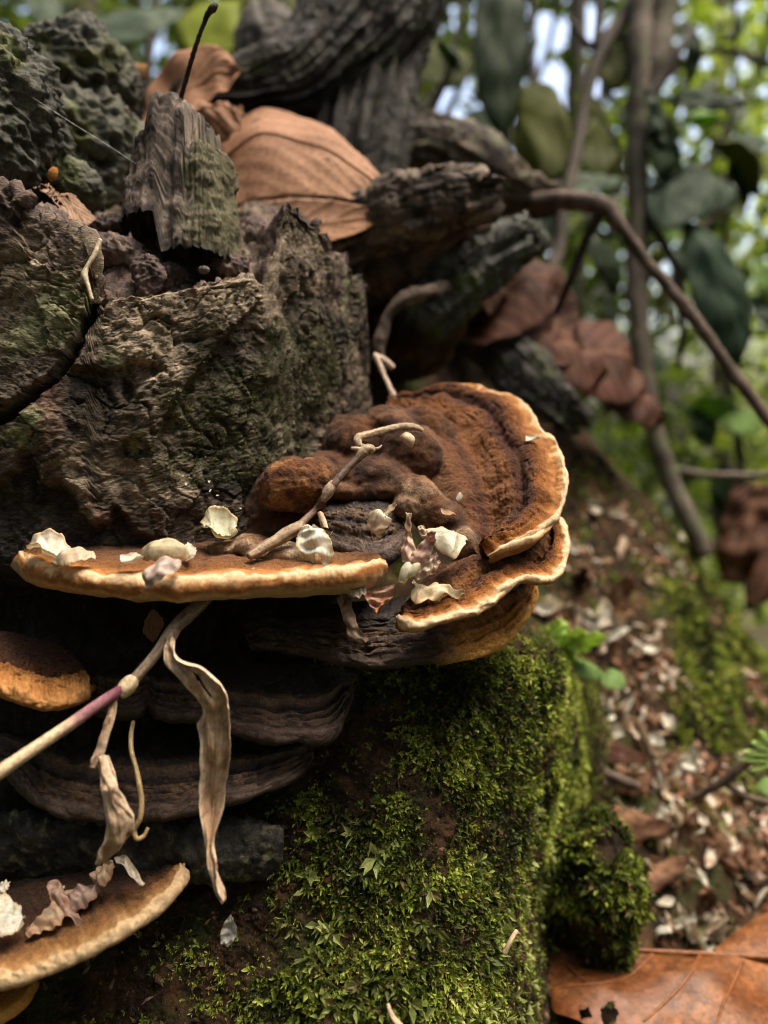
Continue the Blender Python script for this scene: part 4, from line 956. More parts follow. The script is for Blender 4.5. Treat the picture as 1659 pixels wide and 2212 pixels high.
gleaf([(240, 1512, .253), (232, 1540, .252), (216, 1590, .250), (204, 1625, .249), (197, 1656, .248)], [(254, 1510, .253), (250, 1545, .252), (236, 1590, .2495), (226, 1625, .2485), (205, 1660, .247)], bulge=.35, wave=.001, seed=5, vein=.0003)
gleaf([(206, 1640, .250), (218, 1690, .249), (224, 1740, .247), (230, 1780, .246), (226, 1815, .246), (210, 1840, .247), (206, 1868, .248)], [(236, 1632, .252), (250, 1675, .250), (262, 1715, .248), (290, 1768, .248), (284, 1800, .250), (262, 1822, .251), (236, 1850, .252)], bulge=.25, wave=.0035, seed=8, vein=.0004, slant=1.4, nv=3)
gleaf([(214, 1636, .2475), (228, 1680, .2465), (246, 1722, .2455), (282, 1768, .2460)], [(226, 1630, .2465), (244, 1674, .2445), (262, 1712, .2445), (290, 1762, .2465)], bulge=.5, wave=.001, seed=9)
tube('tendril', [(288, 1560, .274, .0007), (283, 1590, .266, .0008), (284, 1622, .262, .0008), (294, 1660, .260, .0008), (302, 1700, .258, .0009), (306, 1735, .257, .0009), (302, 1768, .256, .0009), (290, 1798, .256, .0008), (296, 1812, .256, .0008), (308, 1808, .257, .0007), (320, 1788, .258, .0005)], M_straw, straw((.40, .27, .12), (.58, .42, .22)), 110, 10, (), gs)
# the upper piece of dry grass that leans over the knobs
g2 = thing('grass_twig', 'bent dry grass twig with swollen joints lying over the brown knobs', 'twig', P(706, 1062, .30))
tube('stalk', [(538, 1202, .281, 0.00099), (560, 1188, .284, 0.00167), (600, 1166, .288, 0.00198), (632, 1146, .291, 0.00220), (648, 1138, .293, 0.00205), (652, 1132, .294, 0.00137)], M_straw, straw((.17, .115, .07), (.38, .28, .18)), 60, 18, ((900, .0003, 3, False, 3),), g2, ridge=(4, .0006, 7))
tube('stalk', [(640, 1140, .2935, 0.00129), (662, 1120, .300, 0.00122), (684, 1098, .305, 0.00114), (704, 1068, .302, 0.00122), (740, 1024, .304, 0.00129), (770, 992, .306, 0.00144), (790, 974, .307, 0.00182)], M_straw, straw((.10, .06, .048), (.22, .15, .11)), 110, 20, ((500, .0003, 3, False, 3),), g2, ridge=(3, .0003, 7))
tube('joint', [(698, 1082, .301, 0.00122), (710, 1060, .302, 0.00228), (718, 1048, .303, 0.00198), (722, 1040, .303, 0.00129)], M_straw, straw((.20, .14, .09), (.36, .27, .18)), 24, 18, ((600, .0005, 3, False, 3),), g2)
tube('joint', [(772, 990, .306, 0.00144), (788, 974, .307, 0.00243), (800, 970, .307, 0.00198), (806, 978, .307, 0.00106)], M_straw, straw((.24, .17, .10), (.42, .32, .21)), 24, 18, ((600, .0005, 3, False, 4),), g2)
tube('side_shoot', [(786, 976, .307, 0.00137), (772, 970, .306, 0.00099), (758, 968, .305, 0.00053)], M_straw, straw((.30, .22, .14), (.48, .38, .26)), 24, 12, (), g2)
tube('side_shoot', [(776, 966, .308, 0.00106), (772, 950, .310, 0.00152), (800, 938, .314, 0.00137), (840, 928, .318, 0.00144), (880, 922, .321, 0.00160), (900, 924, .322, 0.00114), (914, 930, .322, 0.00053)], M_straw, straw((.24, .17, .11), (.44, .33, .22)), 80, 18, ((500, .0005, 3, False, 4),), g2, ridge=(3, .0003, 9))
tube('side_shoot', [(780, 960, .309, 0.00061), (796, 966, .309, 0.00061), (818, 968, .309, 0.00053), (824, 962, .310, 0.00030)], M_straw, straw((.24, .17, .11), (.44, .33, .22)), 30, 10, (), g2)
blade('dry_bract', [(862, 944, .318), (872, 954, .317), (886, 966, .316)], [(888, 938, .319), (896, 948, .316), (890, 968, .316)], M_dryleaf, dl, 20, 12, .0003, g2, bulge=.3)
blade('dry_bract', [(686, 1108, .300), (690, 1126, .298), (694, 1140, .297)], [(698, 1108, .300), (704, 1122, .298), (710, 1142, .297)], M_dryleaf, dl, 20, 12, .0003, g2, bulge=.4)
# straws on the stump
tube('straw', [(216, 518, .290, .0009), (203, 552, .288, .0010), (186, 580, .2865, .0009), (182, 592, .286, .0013), (190, 618, .2855, .0009), (199, 648, .285, .0007)], M_straw, straw((.38, .30, .19), (.58, .48, .33)), 60, 12, ((400, .0003, 3, False, 5),), label='short bent pale straw lying over the crack at the stump rim', cat='straw')
tube('dead_stalk', [(382, 240, .340, .0011), (394, 200, .336, .0010), (408, 150, .332, .0010), (424, 96, .328, .0010), (440, 52, .325, .0009), (452, 26, .323, .0013), (462, 16, .322, .0016), (468, 8, .322, .0008)], M_burl, noisecol((.02, .014, .012), (.06, .04, .03), f=500), 90, 10, ((900, .0004, 3, False, 5),), label='thin dark upright stalk rising from the tip of the wood splinter', cat='stalk')
tube('twig', [(812, 770, .41, .0018), (828, 806, .40, .0014), (842, 838, .39, .0015), (852, 862, .385, .0020), (846, 884, .38, .0008)], M_straw, straw((.22, .15, .11), (.40, .30, .22)), 40, 12, ((400, .0005, 3, False, 5),), label='short upright brown twig between the stump edge and the largest fan', cat='twig')
tube('twig', [(806, 768, .41, .0020), (830, 780, .41, .0022), (850, 796, .41, .0018)], M_straw, straw((.30, .21, .16), (.48, .37, .29)), 30, 12, (), label='stubby pale twig end poking out past the stump edge', cat='twig')
tube('spider_thread', [(62, 205, .318, .00006), (150, 262, .322, .00006), (240, 318, .327, .00006), (300, 358, .331, .00006)], M_straw, lambda V: np.broadcast_to(np.array((.8, .8, .8)), V.shape), 20, 6, (), label='fine spider thread stretched between the dark burl and the wood splinter', cat='thread')

# ------------------------------------------------------------------ husks and petals lying about
V_, G_ = (0, -.6, .8), 'papery seed husks fallen on the fungi'
HK = [
 (285, 1212, .268, (0, -.5, .8), .0120, 2, 'cream', 1.5, 'small grey folded husk lying on the long shelf'),
 (404, 1192, .276, (.4, -.8, .4), .0075, 4, 'white', .3, 'little pale husk at the end of the yellowish one'),
 (966, 1112, .304, (.2, -.6, .7), .0085, 2, 'rust', 1.0, 'small rust orange husk at the foot of the largest fan'),
 (992, 1074, .316, (-.3, -.8, .4), .0045, 4, 'white', .2, 'tiny white speck of husk on the slope of the largest fan'),
 (1152, 950, .336, (-.2, -.6, .7), .0095, 8, 'cream', 1.2, 'small yellowish husk on the upper rim of the largest fan'),
 (330, 1352, .312, (0, -.9, .3), .0140, 4, 'rust', .4, 'shaded greenish husk in the dark gap below the long shelf'),  # dark rust on these three paints in the shade of the gap
 (240, 1376, .318, (.2, -.9, .3), .0150, 2, 'rust', 1.0, 'dim reddish husk in the dark gap, left of the grass stem'),
 (110, 1360, .316, (.2, -.8, .5), .0120, 3, 'rust', 1.5, 'dim brown husk above the small orange fungus'),
]
for h in HK:
    husk(P(*h[:3]), h[3], h[4], h[5], h[6], h[7], h[8], group=G_)
def hcol(c1, c2, s): return leafcol(c1, c2, tuple(np.array(c2)*.7), f=260, seed=s, streak=.16, edge=tuple(np.array(c2)*np.array([.85, .68, .5])), spots=tuple(np.array(c2)*np.array([.75, .6, .45])))
def hb(label, A, B, c1, c2, s=3, bulge=.3, wave=.0015, hole=None, name='seed_husk', nv=2):
    ragged = lambda L_, k: [(a_+.9*math.sin(i*2.7+k+s), b_+.9*math.cos(i*3.1+k+s), d_) for i, (a_, b_, d_) in enumerate(L_)]
    blade(name, ragged(A, 0), ragged(B, 1.3), M_husk, hcol(c1, c2, s), 70, 30, .00010, None, bulge=bulge*.75, wave=wave, seed=s, vein=.0001, slant=2.2, nv=nv, rag=.06, edgecurl=.09, hole=hole, label=label, cat='husk', group=G_)
WH, IV = (.90, .87, .78), (.80, .75, .60)
hb('broad translucent white husk on the left end of the long shelf', [(56, 1182, .279), (75, 1158, .280), (103, 1147, .281), (132, 1155, .280), (151, 1184, .278)], [(58, 1186, .276), (84, 1176, .270), (98, 1192, .268), (120, 1201, .268), (149, 1190, .274)], WH, IV, 3, -.35)
hb('flat peach coloured husk just right of the white one at the shelf end', [(113, 1215, .270), (135, 1194, .273), (160, 1184, .276), (186, 1189, .276), (206, 1205, .272)], [(114, 1220, .268), (145, 1225, .265), (172, 1214, .266), (190, 1212, .268), (207, 1208, .270)], (.62, .46, .30), (.70, .60, .44), 5, .35)
hb('yellowish arched husk standing on the middle of the long shelf', [(306, 1203, .272), (330, 1179, .274), (370, 1172, .275), (398, 1188, .274), (404, 1204, .272)], [(310, 1212, .270), (335, 1214, .266), (365, 1206, .266), (385, 1208, .267), (404, 1210, .269)], (.56, .46, .26), (.72, .62, .42), 7, .55)
hb('lilac tinted husk hanging over the cream rim', [(313, 1274, .2545), (310, 1240, .2545), (325, 1221, .256), (345, 1209, .258), (370, 1206, .260), (391, 1213, .260)], [(317, 1275, .2535), (337, 1259, .2525), (354, 1251, .2525), (377, 1239, .254), (390, 1227, .256), (393, 1218, .258)], (.50, .40, .36), (.62, .50, .42), 9, .22)
hb('greenish white curled husk stuck to the stump above the shelf', [(434, 1130, .304), (450, 1100, .306), (480, 1096, .308), (505, 1111, .308), (512, 1137, .305)], [(436, 1134, .300), (458, 1146, .293), (470, 1156, .292), (490, 1163, .294), (511, 1141, .300)], (.74, .73, .56), (.66, .64, .46), 11, -.4)
hb('bright white fluffy husk standing at the bend of the grass twig', [(657, 1136, .289), (643, 1153, .288), (639, 1176, .286), (650, 1197, .285), (662, 1219, .285)], [(676, 1133, .289), (703, 1147, .287), (720, 1180, .284), (722, 1204, .283), (716, 1219, .284)], (.84, .83, .74), (.76, .73, .58), 13, .22, .003, hole=lambda V, S, x: (S > .74) & (np.abs(x) < .28*(S-.74)/.26))
hb('pointed cream husk on the black fungus piece', [(814, 1162, .293), (792, 1132, .295), (800, 1112, .296), (824, 1110, .296), (841, 1097, .294), (853, 1086, .292)], [(817, 1161, .292), (839, 1139, .290), (847, 1122, .290), (842, 1114, .291), (847, 1102, .291), (857, 1089, .291)], (.70, .50, .36), (.76, .68, .50), 15, .3)
hb('long smooth ivory husk resting against the largest fan', [(917, 1159, .297), (930, 1142, .300), (957, 1143, .301), (990, 1156, .300), (1011, 1170, .296)], [(919, 1167, .294), (937, 1181, .290), (960, 1201, .287), (974, 1213, .286), (1008, 1176, .291)], (.74, .70, .56), (.66, .60, .44), 17, .35)
hb('cream husk with a ragged edge lying on the folded lobe', [(891, 1253, .284), (904, 1265, .284), (930, 1263, .284), (957, 1264, .284), (973, 1276, .282), (1003, 1283, .280)], [(889, 1275, .279), (898, 1306, .275), (924, 1302, .275), (950, 1294, .277), (970, 1289, .278), (1004, 1287, .279)], (.64, .42, .26), (.74, .66, .42), 19, .28, .003)
hb('brown and pink husk wedged between the long shelf and the folded lobe', [(774, 1270, .281), (788, 1291, .279), (804, 1318, .277), (812, 1325, .276)], [(854, 1263, .281), (850, 1285, .279), (829, 1312, .277), (815, 1326, .276)], (.42, .17, .07), (.58, .38, .28), 21, -.25, .003)
hb('narrow brown husk hanging down below the end of the long shelf', [(728, 1292, .285), (735, 1318, .284), (747, 1347, .283), (757, 1378, .281), (784, 1391, .280)], [(752, 1282, .285), (763, 1311, .281), (768, 1334, .280), (782, 1364, .279), (797, 1382, .279)], (.22, .12, .08), (.52, .38, .28), 23, .35, .002)
hb('bright white husk at the left edge on the tilted shelf', [(-12, 1925, .262), (15, 1935, .264), (35, 1955, .264), (53, 1985, .263)], [(-12, 2032, .254), (10, 2028, .253), (32, 2021, .254), (51, 1995, .259)], WH, IV, 31, .25, .002)
hb('little white husk at the left edge above the bright white one', [(-8, 1913, .274), (10, 1904, .274), (21, 1908, .274)], [(-8, 1936, .270), (8, 1931, .269), (21, 1917, .271)], WH, IV, 33, .3)
hb('twisted pink husk in the middle of the small heap on the tilted shelf', [(104, 1908, .272), (121, 1898, .272), (141, 1928, .269), (166, 1970, .264), (179, 1996, .261)], [(104, 1932, .268), (111, 1952, .266), (130, 1977, .263), (154, 1987, .261), (177, 1999, .260)], (.50, .26, .16), (.66, .48, .38), 35, .3, .003)
hb('lilac brown husk at the right of the small heap on the tilted shelf', [(130, 1936, .271), (160, 1917, .273), (190, 1911, .273), (215, 1915, .272)], [(139, 1956, .267), (160, 1972, .265), (186, 1962, .266), (214, 1925, .270)], (.50, .34, .28), (.62, .46, .38), 37, .32, .003)
hb('folded tan husk at the front of the small heap on the tilted shelf', [(56, 2014, .261), (80, 1984, .264), (105, 1959, .266), (119, 1944, .267)], [(60, 2027, .258), (92, 2014, .258), (131, 2000, .259), (141, 1976, .262)], (.56, .32, .18), (.70, .56, .40), 39, .3, .002)
hb('brownish husk at the tip of the lower dry leaf', [(198, 1892, .274), (215, 1870, .275), (235, 1861, .275), (247, 1858, .275)], [(204, 1909, .271), (226, 1916, .269), (241, 1895, .271), (249, 1872, .273)], (.42, .27, .17), (.56, .40, .27), 41, .4, .002)
hb('slim pale curled husk beside the lower dry leaf tip', [(246, 1852, .274), (268, 1849, .273), (296, 1880, .270), (313, 1909, .268)], [(250, 1864, .271), (262, 1868, .270), (285, 1897, .267), (308, 1914, .266)], (.62, .54, .42), (.72, .66, .54), 43, -.4, .001)
hb('lone pale grey husk stuck on the dark earth at the bottom', [(475, 2038, .270), (478, 2010, .270), (489, 1985, .270), (498, 1976, .270)], [(492, 2047, .270), (508, 2030, .269), (512, 2010, .269), (502, 1981, .270)], (.60, .58, .54), (.70, .68, .62), 45, -.3)
hb('thin cream husk standing behind the upright cluster of husks', [(900, 1140, .292), (908, 1158, .290), (922, 1172, .288)], [(914, 1134, .292), (926, 1150, .290), (930, 1172, .288)], (.62, .46, .32), (.74, .62, .46), 51, .3)
hb('rust brown husk leaning on the right of the upright cluster', [(900, 1236, .287), (918, 1222, .288), (940, 1214, .288), (952, 1212, .288)], [(904, 1252, .284), (924, 1244, .284), (944, 1230, .285), (953, 1216, .287)], (.40, .22, .15), (.58, .42, .32), 53, .3)
hb('pale flat husk behind the yellowish arched husk', [(392, 1188, .282), (404, 1178, .283), (416, 1190, .283), (418, 1204, .281)], [(394, 1200, .279), (404, 1208, .278), (412, 1208, .278), (418, 1206, .279)], WH, IV, 57, .3)
hb('cream husk tucked behind the folded lobe of the long shelf end', [(756, 1278, .280), (772, 1272, .281), (790, 1276, .281)], [(758, 1290, .278), (774, 1292, .277), (792, 1282, .279)], IV, (.66, .52, .36), 59, .3)
cl = thing('husk_cluster', 'upright cluster of twisted pink brown husks round a cream bud', 'husk', P(880, 1240, .282), G_)
def petal(A, B, c1, c2, seed, bulge=.35, wave=.0025):
    blade('petal', A, B, M_husk, leafcol(c1, c2, mix(np.array([c1]), c2, [.5])[0]*.8, f=220, seed=seed), 44, 18, .00025, cl, bulge=bulge, wave=wave, seed=seed, vein=.0001, nv=2, slant=2, rag=.08, edgecurl=.1)
petal([(868, 1216, .281), (866, 1190, .283), (872, 1160, .285), (878, 1128, .285), (876, 1106, .284)], [(900, 1218, .280), (900, 1190, .281), (890, 1160, .284), (888, 1130, .284), (890, 1108, .283)], ROSE, CREAM, 3)
petal([(872, 1226, .280), (894, 1190, .281), (912, 1168, .281), (926, 1152, .280), (936, 1146, .278)], [(904, 1240, .279), (930, 1208, .279), (938, 1180, .279), (946, 1160, .277), (944, 1148, .276)], ROSE, (.62, .46, .36), 5)
petal([(886, 1236, .279), (910, 1222, .280), (926, 1204, .281), (944, 1196, .282)], [(900, 1256, .278), (930, 1240, .279), (938, 1222, .280), (946, 1200, .281)], (.40, .24, .2), CREAM, 7)
budc = noisecol((.66, .60, .42), (.80, .75, .58), f=200, seed=5)
lump('bud', (874, 1240, .2755), (px(12, .276), .0022, px(27, .276)), M_husk, budc, ((150, .0006, 2, False, 3),), 40, 30, cl, .35)
lump('bud', (892, 1232, .2750), (px(10, .276), .0020, px(21, .276)), M_husk, budc, ((150, .0006, 2, False, 4),), 40, 30, cl, .75)
lump('bud', (868, 1258, .2752), (px(8, .276), .0016, px(7, .276)), M_husk, noisecol((.55, .36, .2), (.7, .5, .32), f=200), (), 24, 18, cl)
# crumbs on the shelves and the stump face
for (uu, vv, dd, s_) in ((452, 1040, .301, .0016), (455, 1060, .300, .0016), (403, 1046, .302, .0018), (470, 1070, .299, .0014), (395, 1028, .303, .0012), (520, 1098, .310, .0014), (832, 1118, .293, .0014), (692, 1148, .290, .0016), (716, 1152, .291, .0016), (548, 1228, .266, .0012), (150, 1930, .272, .0018), (138, 1916, .274, .0014), (1330, 1186, .5, .002)):
    husk(P(uu, vv, dd-.004), (0, -.9, .4), s_, int(uu) % 10, 'cream', uu, 'tiny pale crumb of husk on the wood and fungi', group='tiny crumbs of husk', name='husk_crumb')
# ------------------------------------------------------------------ dead wood behind the stump
dw = noisecol((.009, .008, .007), (.034, .027, .022), (.032, .036, .016), f=60, seed=91, f3=30, t3=.16)
dwg = noisecol((.03, .025, .022), (.13, .10, .08), (.22, .17, .13), f=70, seed=93, f3=110, t3=.15)
bt = thing('dead_root', 'massive dark twisted root rising behind the dry leaves at the top', 'dead root', P(760, 300, .56))
nz = ((16, .006, 3, False, 301), (60, .003, 4, True, 302), (200, .0015, 3, False, 303))
tube('limb', [(395, 232, .49, px(14, .5)), (450, 210, .50, px(24, .5)), (540, 196, .515, px(36, .5)), (640, 170, .53, px(52, .53)), (720, 110, .55, px(85, .55)), (790, 20, .57, px(112, .57)), (850, -140, .60, px(125, .6)), (900, -300, .63, px(130, .6))], M_burl, dw, 220, 130, nz, bt, ridge=(4.5, .013, 5))
tube('buttress', [(920, -220, .62, px(100, .62)), (838, 0, .60, px(92, .6)), (782, 180, .58, px(92, .58)), (748, 330, .57, px(105, .57)), (725, 480, .57, px(125, .57)), (715, 640, .57, px(160, .57))], M_burl, dw, 180, 130, nz, bt, ridge=(4.5, .013, 8))
tube('broken_limb', [(620, 260, .66, px(60, .66)), (590, 120, .68, px(66, .68)), (575, 50, .68, px(48, .68)), (566, 15, .68, px(16, .68))], M_burl, noisecol((.07, .06, .05), (.15, .13, .11), f=40), 70, 60, nz, bt, ridge=(2.2, .006, 9))
tube('rotten_wood', [(650, 560, .46, px(46, .46)), (740, 510, .455, px(50, .455)), (850, 462, .45, px(52, .45)), (950, 430, .45, px(50, .45)), (1010, 425, .45, px(36, .45))], M_grain, dwg, 130, 80, ((24, .005, 3, False, 311), (90, .003, 4, True, 312), (300, .001, 3, False, 313)), None, .7, ridge=(5, .008, 11), jag=.030, label='grey weathered slab of rotten wood pointing right behind the stump rim', cat='dead wood')
tube('rotten_wood', [(700, 600, .50, px(66, .5)), (800, 560, .49, px(70, .49)), (900, 520, .485, px(62, .485)), (980, 480, .48, px(40, .48))], M_burl, noisecol((.035, .026, .022), (.12, .08, .06), (.16, .10, .06), f=80, seed=97), 110, 80, ((24, .008, 4, False, 321), (90, .004, 4, True, 322), (300, .001, 3, False, 323)), None, ridge=(5, .008, 12), jag=.035, label='dark crumbling wood under the grey slab behind the stump', cat='dead wood')
tube('rotten_wood', [(900, 700, .49, px(36, .49)), (970, 620, .49, px(58, .49)), (1040, 560, .49, px(52, .49)), (1100, 528, .495, px(36, .495)), (1128, 518, .50, px(20, .5))], M_burl, noisecol((.03, .032, .03), (.10, .10, .085), (.075, .10, .03), f=60, seed=98), 120, 80, ((24, .007, 4, False, 331), (90, .003, 4, True, 332), (300, .001, 3, False, 333)), None, ridge=(4.5, .008, 13), jag=.022, label='blackish green mossy stub of wood in front of the reddish dead leaves', cat='dead wood')
lump('soil_mass', (860, 690, .53), (px(130, .53), .03, px(130, .53)), M_soil, noisecol((.03, .018, .011), (.10, .055, .028), f=60), ((22, .012, 4, False, 341), (80, .005, 4, True, 342)), 110, 90, None, .2, label='crumbly dark soil held under the rotten wood', cat='soil')
tube('curved_root', [(826, 800, .44, px(9, .44)), (818, 760, .44, px(11, .44)), (828, 715, .44, px(13, .44)), (844, 674, .44, px(12, .44)), (880, 645, .44, px(14, .44)), (925, 630, .445, px(13, .445)), (960, 622, .46, px(12, .46))], M_grain, noisecol((.05, .037, .028), (.15, .11, .085), f=120), 70, 24, ((60, .0030, 4, False, 3), (200, .001, 3, False, 4)), ridge=(2, .0012, 3), label='pale brown root looping out behind the right edge of the stump', cat='root')
lg = thing('fallen_branch', 'dead mossy branch end that tapers into a bare bent twig on the right', 'branch', P(1000, 350, .62))
tube('log_end', [(850, 350, .60, px(30, .6)), (890, 320, .60, px(44, .6)), (960, 330, .61, px(50, .61)), (1020, 365, .61, px(50, .61)), (1090, 405, .615, px(40, .615)), (1150, 425, .62, px(30, .62)), (1195, 435, .62, px(18, .62))], M_burl, noisecol((.035, .026, .020), (.13, .095, .065), (.12, .12, .055), f=40, seed=99), 120, 60, ((20, .010, 4, False, 351), (70, .004, 4, True, 352)), lg, ridge=(4.5, .009, 17))
tube('bare_twig', [(1150, 436, .60, px(18, .6)), (1200, 432, .595, px(20, .6)), (1255, 436, .59, px(20, .59)), (1312, 452, .58, px(20, .58)), (1342, 492, .575, px(14, .575)), (1390, 556, .57, px(13, .57)), (1450, 626, .56, px(13, .56)), (1516, 708, .55, px(13, .55)), (1580, 800, .54, px(13, .54)), (1640, 880, .53, px(13, .53)), (1720, 985, .52, px(13, .52))], M_stem, noisecol((.055, .038, .028), (.15, .105, .08), f=60), 160, 20, ((60, .0016, 3, False, 5),), lg)
tube('side_twig', [(1300, 455, .58, px(11, .58)), (1270, 510, .59, px(10, .59)), (1238, 590, .60, px(9, .6)), (1200, 680, .62, px(7, .62))], M_stem, noisecol((.025, .018, .014), (.06, .045, .035), f=60), 40, 14, (), lg)
tube('root_plank', [(1005, 690, .63, px(30, .63)), (1060, 745, .62, px(44, .62)), (1120, 800, .605, px(44, .605)), (1180, 855, .59, px(40, .59)), (1228, 898, .58, px(22, .58))], M_burl, noisecol((.045, .04, .037), (.11, .098, .09), (.08, .085, .04), f=50), 110, 60, ((22, .010, 4, False, 361), (80, .004, 4, True, 362)), None, .4, ridge=(5, .006, 7), jag=.03, label='flat dark grey piece of wood on the slope above the largest fan', cat='dead wood')

# ------------------------------------------------------------------ dry leaves
brown = lambda s, a=(.24, .115, .058), b=(.38, .20, .115): leafcol(a, b, (.20, .10, .055), f=26, seed=s, spots=(.15, .085, .055))
def dleaf(label, A, B, mat=M_dryleaf, col=None, at=None, mid=True, name='dead_leaf', cat='dead leaf', group='brown dead leaves around the stump', **kw):
    t_ = thing(name, label, cat, P(*A[0]), group)
    o, V, N = blade('blade', A, B, mat, col or brown(3), 80, 36, .0004, t_, **kw)
    if mid:
        k = V.shape[1]//2
        Lm = np.linalg.norm(V[-1, k]-V[0, k])
        wire('midrib', V[:, k]+N[:, k]*.0002, np.linspace(.011, .003, len(V))*Lm*.6, mat, (.24, .12, .06), t_)
    return t_, V, N
dleaf('upright brown dead leaf at the top, behind the dark stalk', [(306, 275, .47), (312, 222, .475), (344, 158, .48), (394, 114, .48), (440, 98, .48), (488, 110, .475), (520, 150, .465)], [(345, 310, .455), (378, 270, .455), (412, 240, .455), (440, 222, .455), (470, 205, .455), (500, 184, .46), (521, 152, .465)], col=brown(5), bulge=-.10, wave=.005, vein=.0012, seed=3, nv=7, slant=.5)
t2, V2, N2 = dleaf('largest pale brown dead leaf, lying behind the wood splinter', [(440, 380, .47), (490, 285, .485), (565, 238, .49), (650, 250, .485), (735, 292, .475), (796, 348, .465), (830, 412, .455), (840, 462, .45)], [(470, 452, .44), (530, 440, .438), (600, 427, .436), (680, 426, .436), (750, 432, .438), (800, 446, .443), (820, 455, .446), (833, 464, .449)], col=brown(7, (.24, .12, .068), (.38, .205, .122)), bulge=.10, wave=.004, vein=.0013, seed=5, nv=6, slant=.6)
blade('folded_edge', [(478, 458, .439), (540, 444, .434), (610, 431, .432), (690, 431, .432), (760, 440, .434), (810, 452, .440), (832, 464, .447)], [(490, 520, .432), (560, 530, .425), (640, 530, .422), (720, 520, .424), (780, 500, .430), (815, 480, .438), (833, 467, .446)], M_dryleaf, brown(9, (.30, .15, .08), (.47, .27, .165)), 70, 26, .0004, t2, bulge=-.10, vein=.001, nv=5, seed=7)
dleaf('small curled brown dead leaf between the two large ones', [(398, 236, .45), (440, 228, .452), (484, 234, .452), (527, 236, .45)], [(440, 320, .44), (480, 310, .438), (512, 284, .44), (527, 244, .446)], col=brown(11, (.22, .11, .06), (.36, .20, .11)), bulge=.3, wave=.004, seed=9, vein=.001)
dleaf('rolled orange brown dead leaf between the dark burls and the upright leaf', [(264, 160, .50), (290, 150, .50), (322, 156, .50)], [(268, 178, .49), (296, 176, .49), (322, 166, .49)], col=brown(12, (.22, .10, .03), (.36, .18, .06)), bulge=.4)
dleaf('pinkish dead leaf at the top left corner behind the burls', [(-40, 70, .62), (10, 76, .62), (50, 96, .62), (66, 130, .62)], [(-40, 170, .60), (10, 170, .60), (50, 160, .60), (66, 136, .61)], col=brown(13, (.42, .26, .2), (.56, .36, .28)), bulge=.2)
red = lambda s: brown(s, (.040, .014, .009), (.095, .034, .020))
dleaf('large reddish dead leaf behind the mossy stub of wood', [(985, 700, .64), (1030, 610, .65), (1080, 545, .66), (1135, 535, .66), (1185, 575, .655), (1215, 640, .65)], [(1000, 740, .60), (1060, 740, .59), (1110, 725, .59), (1160, 700, .60), (1195, 670, .63), (1216, 645, .645)], col=red(15), bulge=.07, wave=.008, seed=11, vein=.001)
dleaf('folded reddish dead leaf right of the large reddish one', [(1090, 690, .66), (1140, 600, .67), (1200, 580, .67), (1240, 650, .66), (1262, 755, .65)], [(1105, 740, .62), (1145, 775, .60), (1195, 790, .60), (1238, 785, .62), (1263, 762, .645)], col=red(17), bulge=-.10, wave=.008, seed=13, vein=.001)
dleaf('curled red brown dead leaf at the top of the bank by the sapling', [(1215, 760, .72), (1255, 690, .73), (1310, 700, .73), (1360, 780, .73), (1392, 850, .72)], [(1230, 820, .68), (1275, 860, .67), (1325, 872, .67), (1365, 868, .68), (1392, 856, .71)], col=red(19), bulge=.08, wave=.008, seed=15, vein=.001)
dleaf('dark curled dead leaf lying below the folded reddish one', [(1150, 800, .66), (1190, 760, .67), (1240, 770, .67), (1290, 830, .66)], [(1160, 840, .62), (1200, 830, .61), (1250, 845, .61), (1290, 840, .64)], col=red(31), bulge=.3, wave=.012, seed=31)
dleaf('shaded brown dead leaf wedged behind the mossy stub and the reddish leaf', [(960, 640, .62), (1000, 590, .63), (1050, 600, .63), (1080, 660, .62)], [(970, 690, .59), (1010, 680, .585), (1050, 680, .585), (1080, 670, .60)], col=red(33), bulge=.25, wave=.012, seed=33)
dleaf('dark brown dead leaf at the crest of the bank left of the sapling foot', [(1300, 860, .76), (1340, 830, .77), (1390, 860, .77), (1420, 920, .76)], [(1310, 900, .73), (1350, 905, .72), (1390, 925, .72), (1420, 928, .74)], col=red(35), bulge=.25, wave=.012, seed=35)
dleaf('narrow upright reddish dead leaf under the fallen branch', [(1068, 440, .64), (1062, 500, .64), (1060, 570, .63)], [(1102, 440, .64), (1114, 500, .63), (1118, 570, .62)], col=red(21), bulge=.2)
dleaf('brick red dead leaf lying in the litter below the small green plants', [(1262, 1570, .545), (1300, 1590, .53), (1350, 1612, .525), (1400, 1640, .53)], [(1272, 1625, .52), (1310, 1645, .51), (1355, 1652, .51), (1400, 1646, .52)], col=red(23), bulge=.15, seed=17, vein=.001)
dleaf('dark brown hanging dead leaf at the right edge above the bank', [(1580, 1048, .98), (1562, 1120, .97), (1546, 1200, .96), (1560, 1260, .95)], [(1670, 1060, .98), (1680, 1130, .95), (1670, 1200, .93), (1600, 1262, .94)], col=brown(25, (.045, .018, .010), (.10, .042, .022)), bulge=.22, wave=.02, seed=19)
dleaf('narrow brown dead leaf at the right edge beside the bank', [(1650, 1180, .9), (1624, 1240, .89), (1612, 1300, .88)], [(1720, 1190, .9), (1700, 1270, .87), (1640, 1310, .87)], col=brown(26, (.045, .018, .010), (.10, .042, .022)), bulge=.2, seed=20)
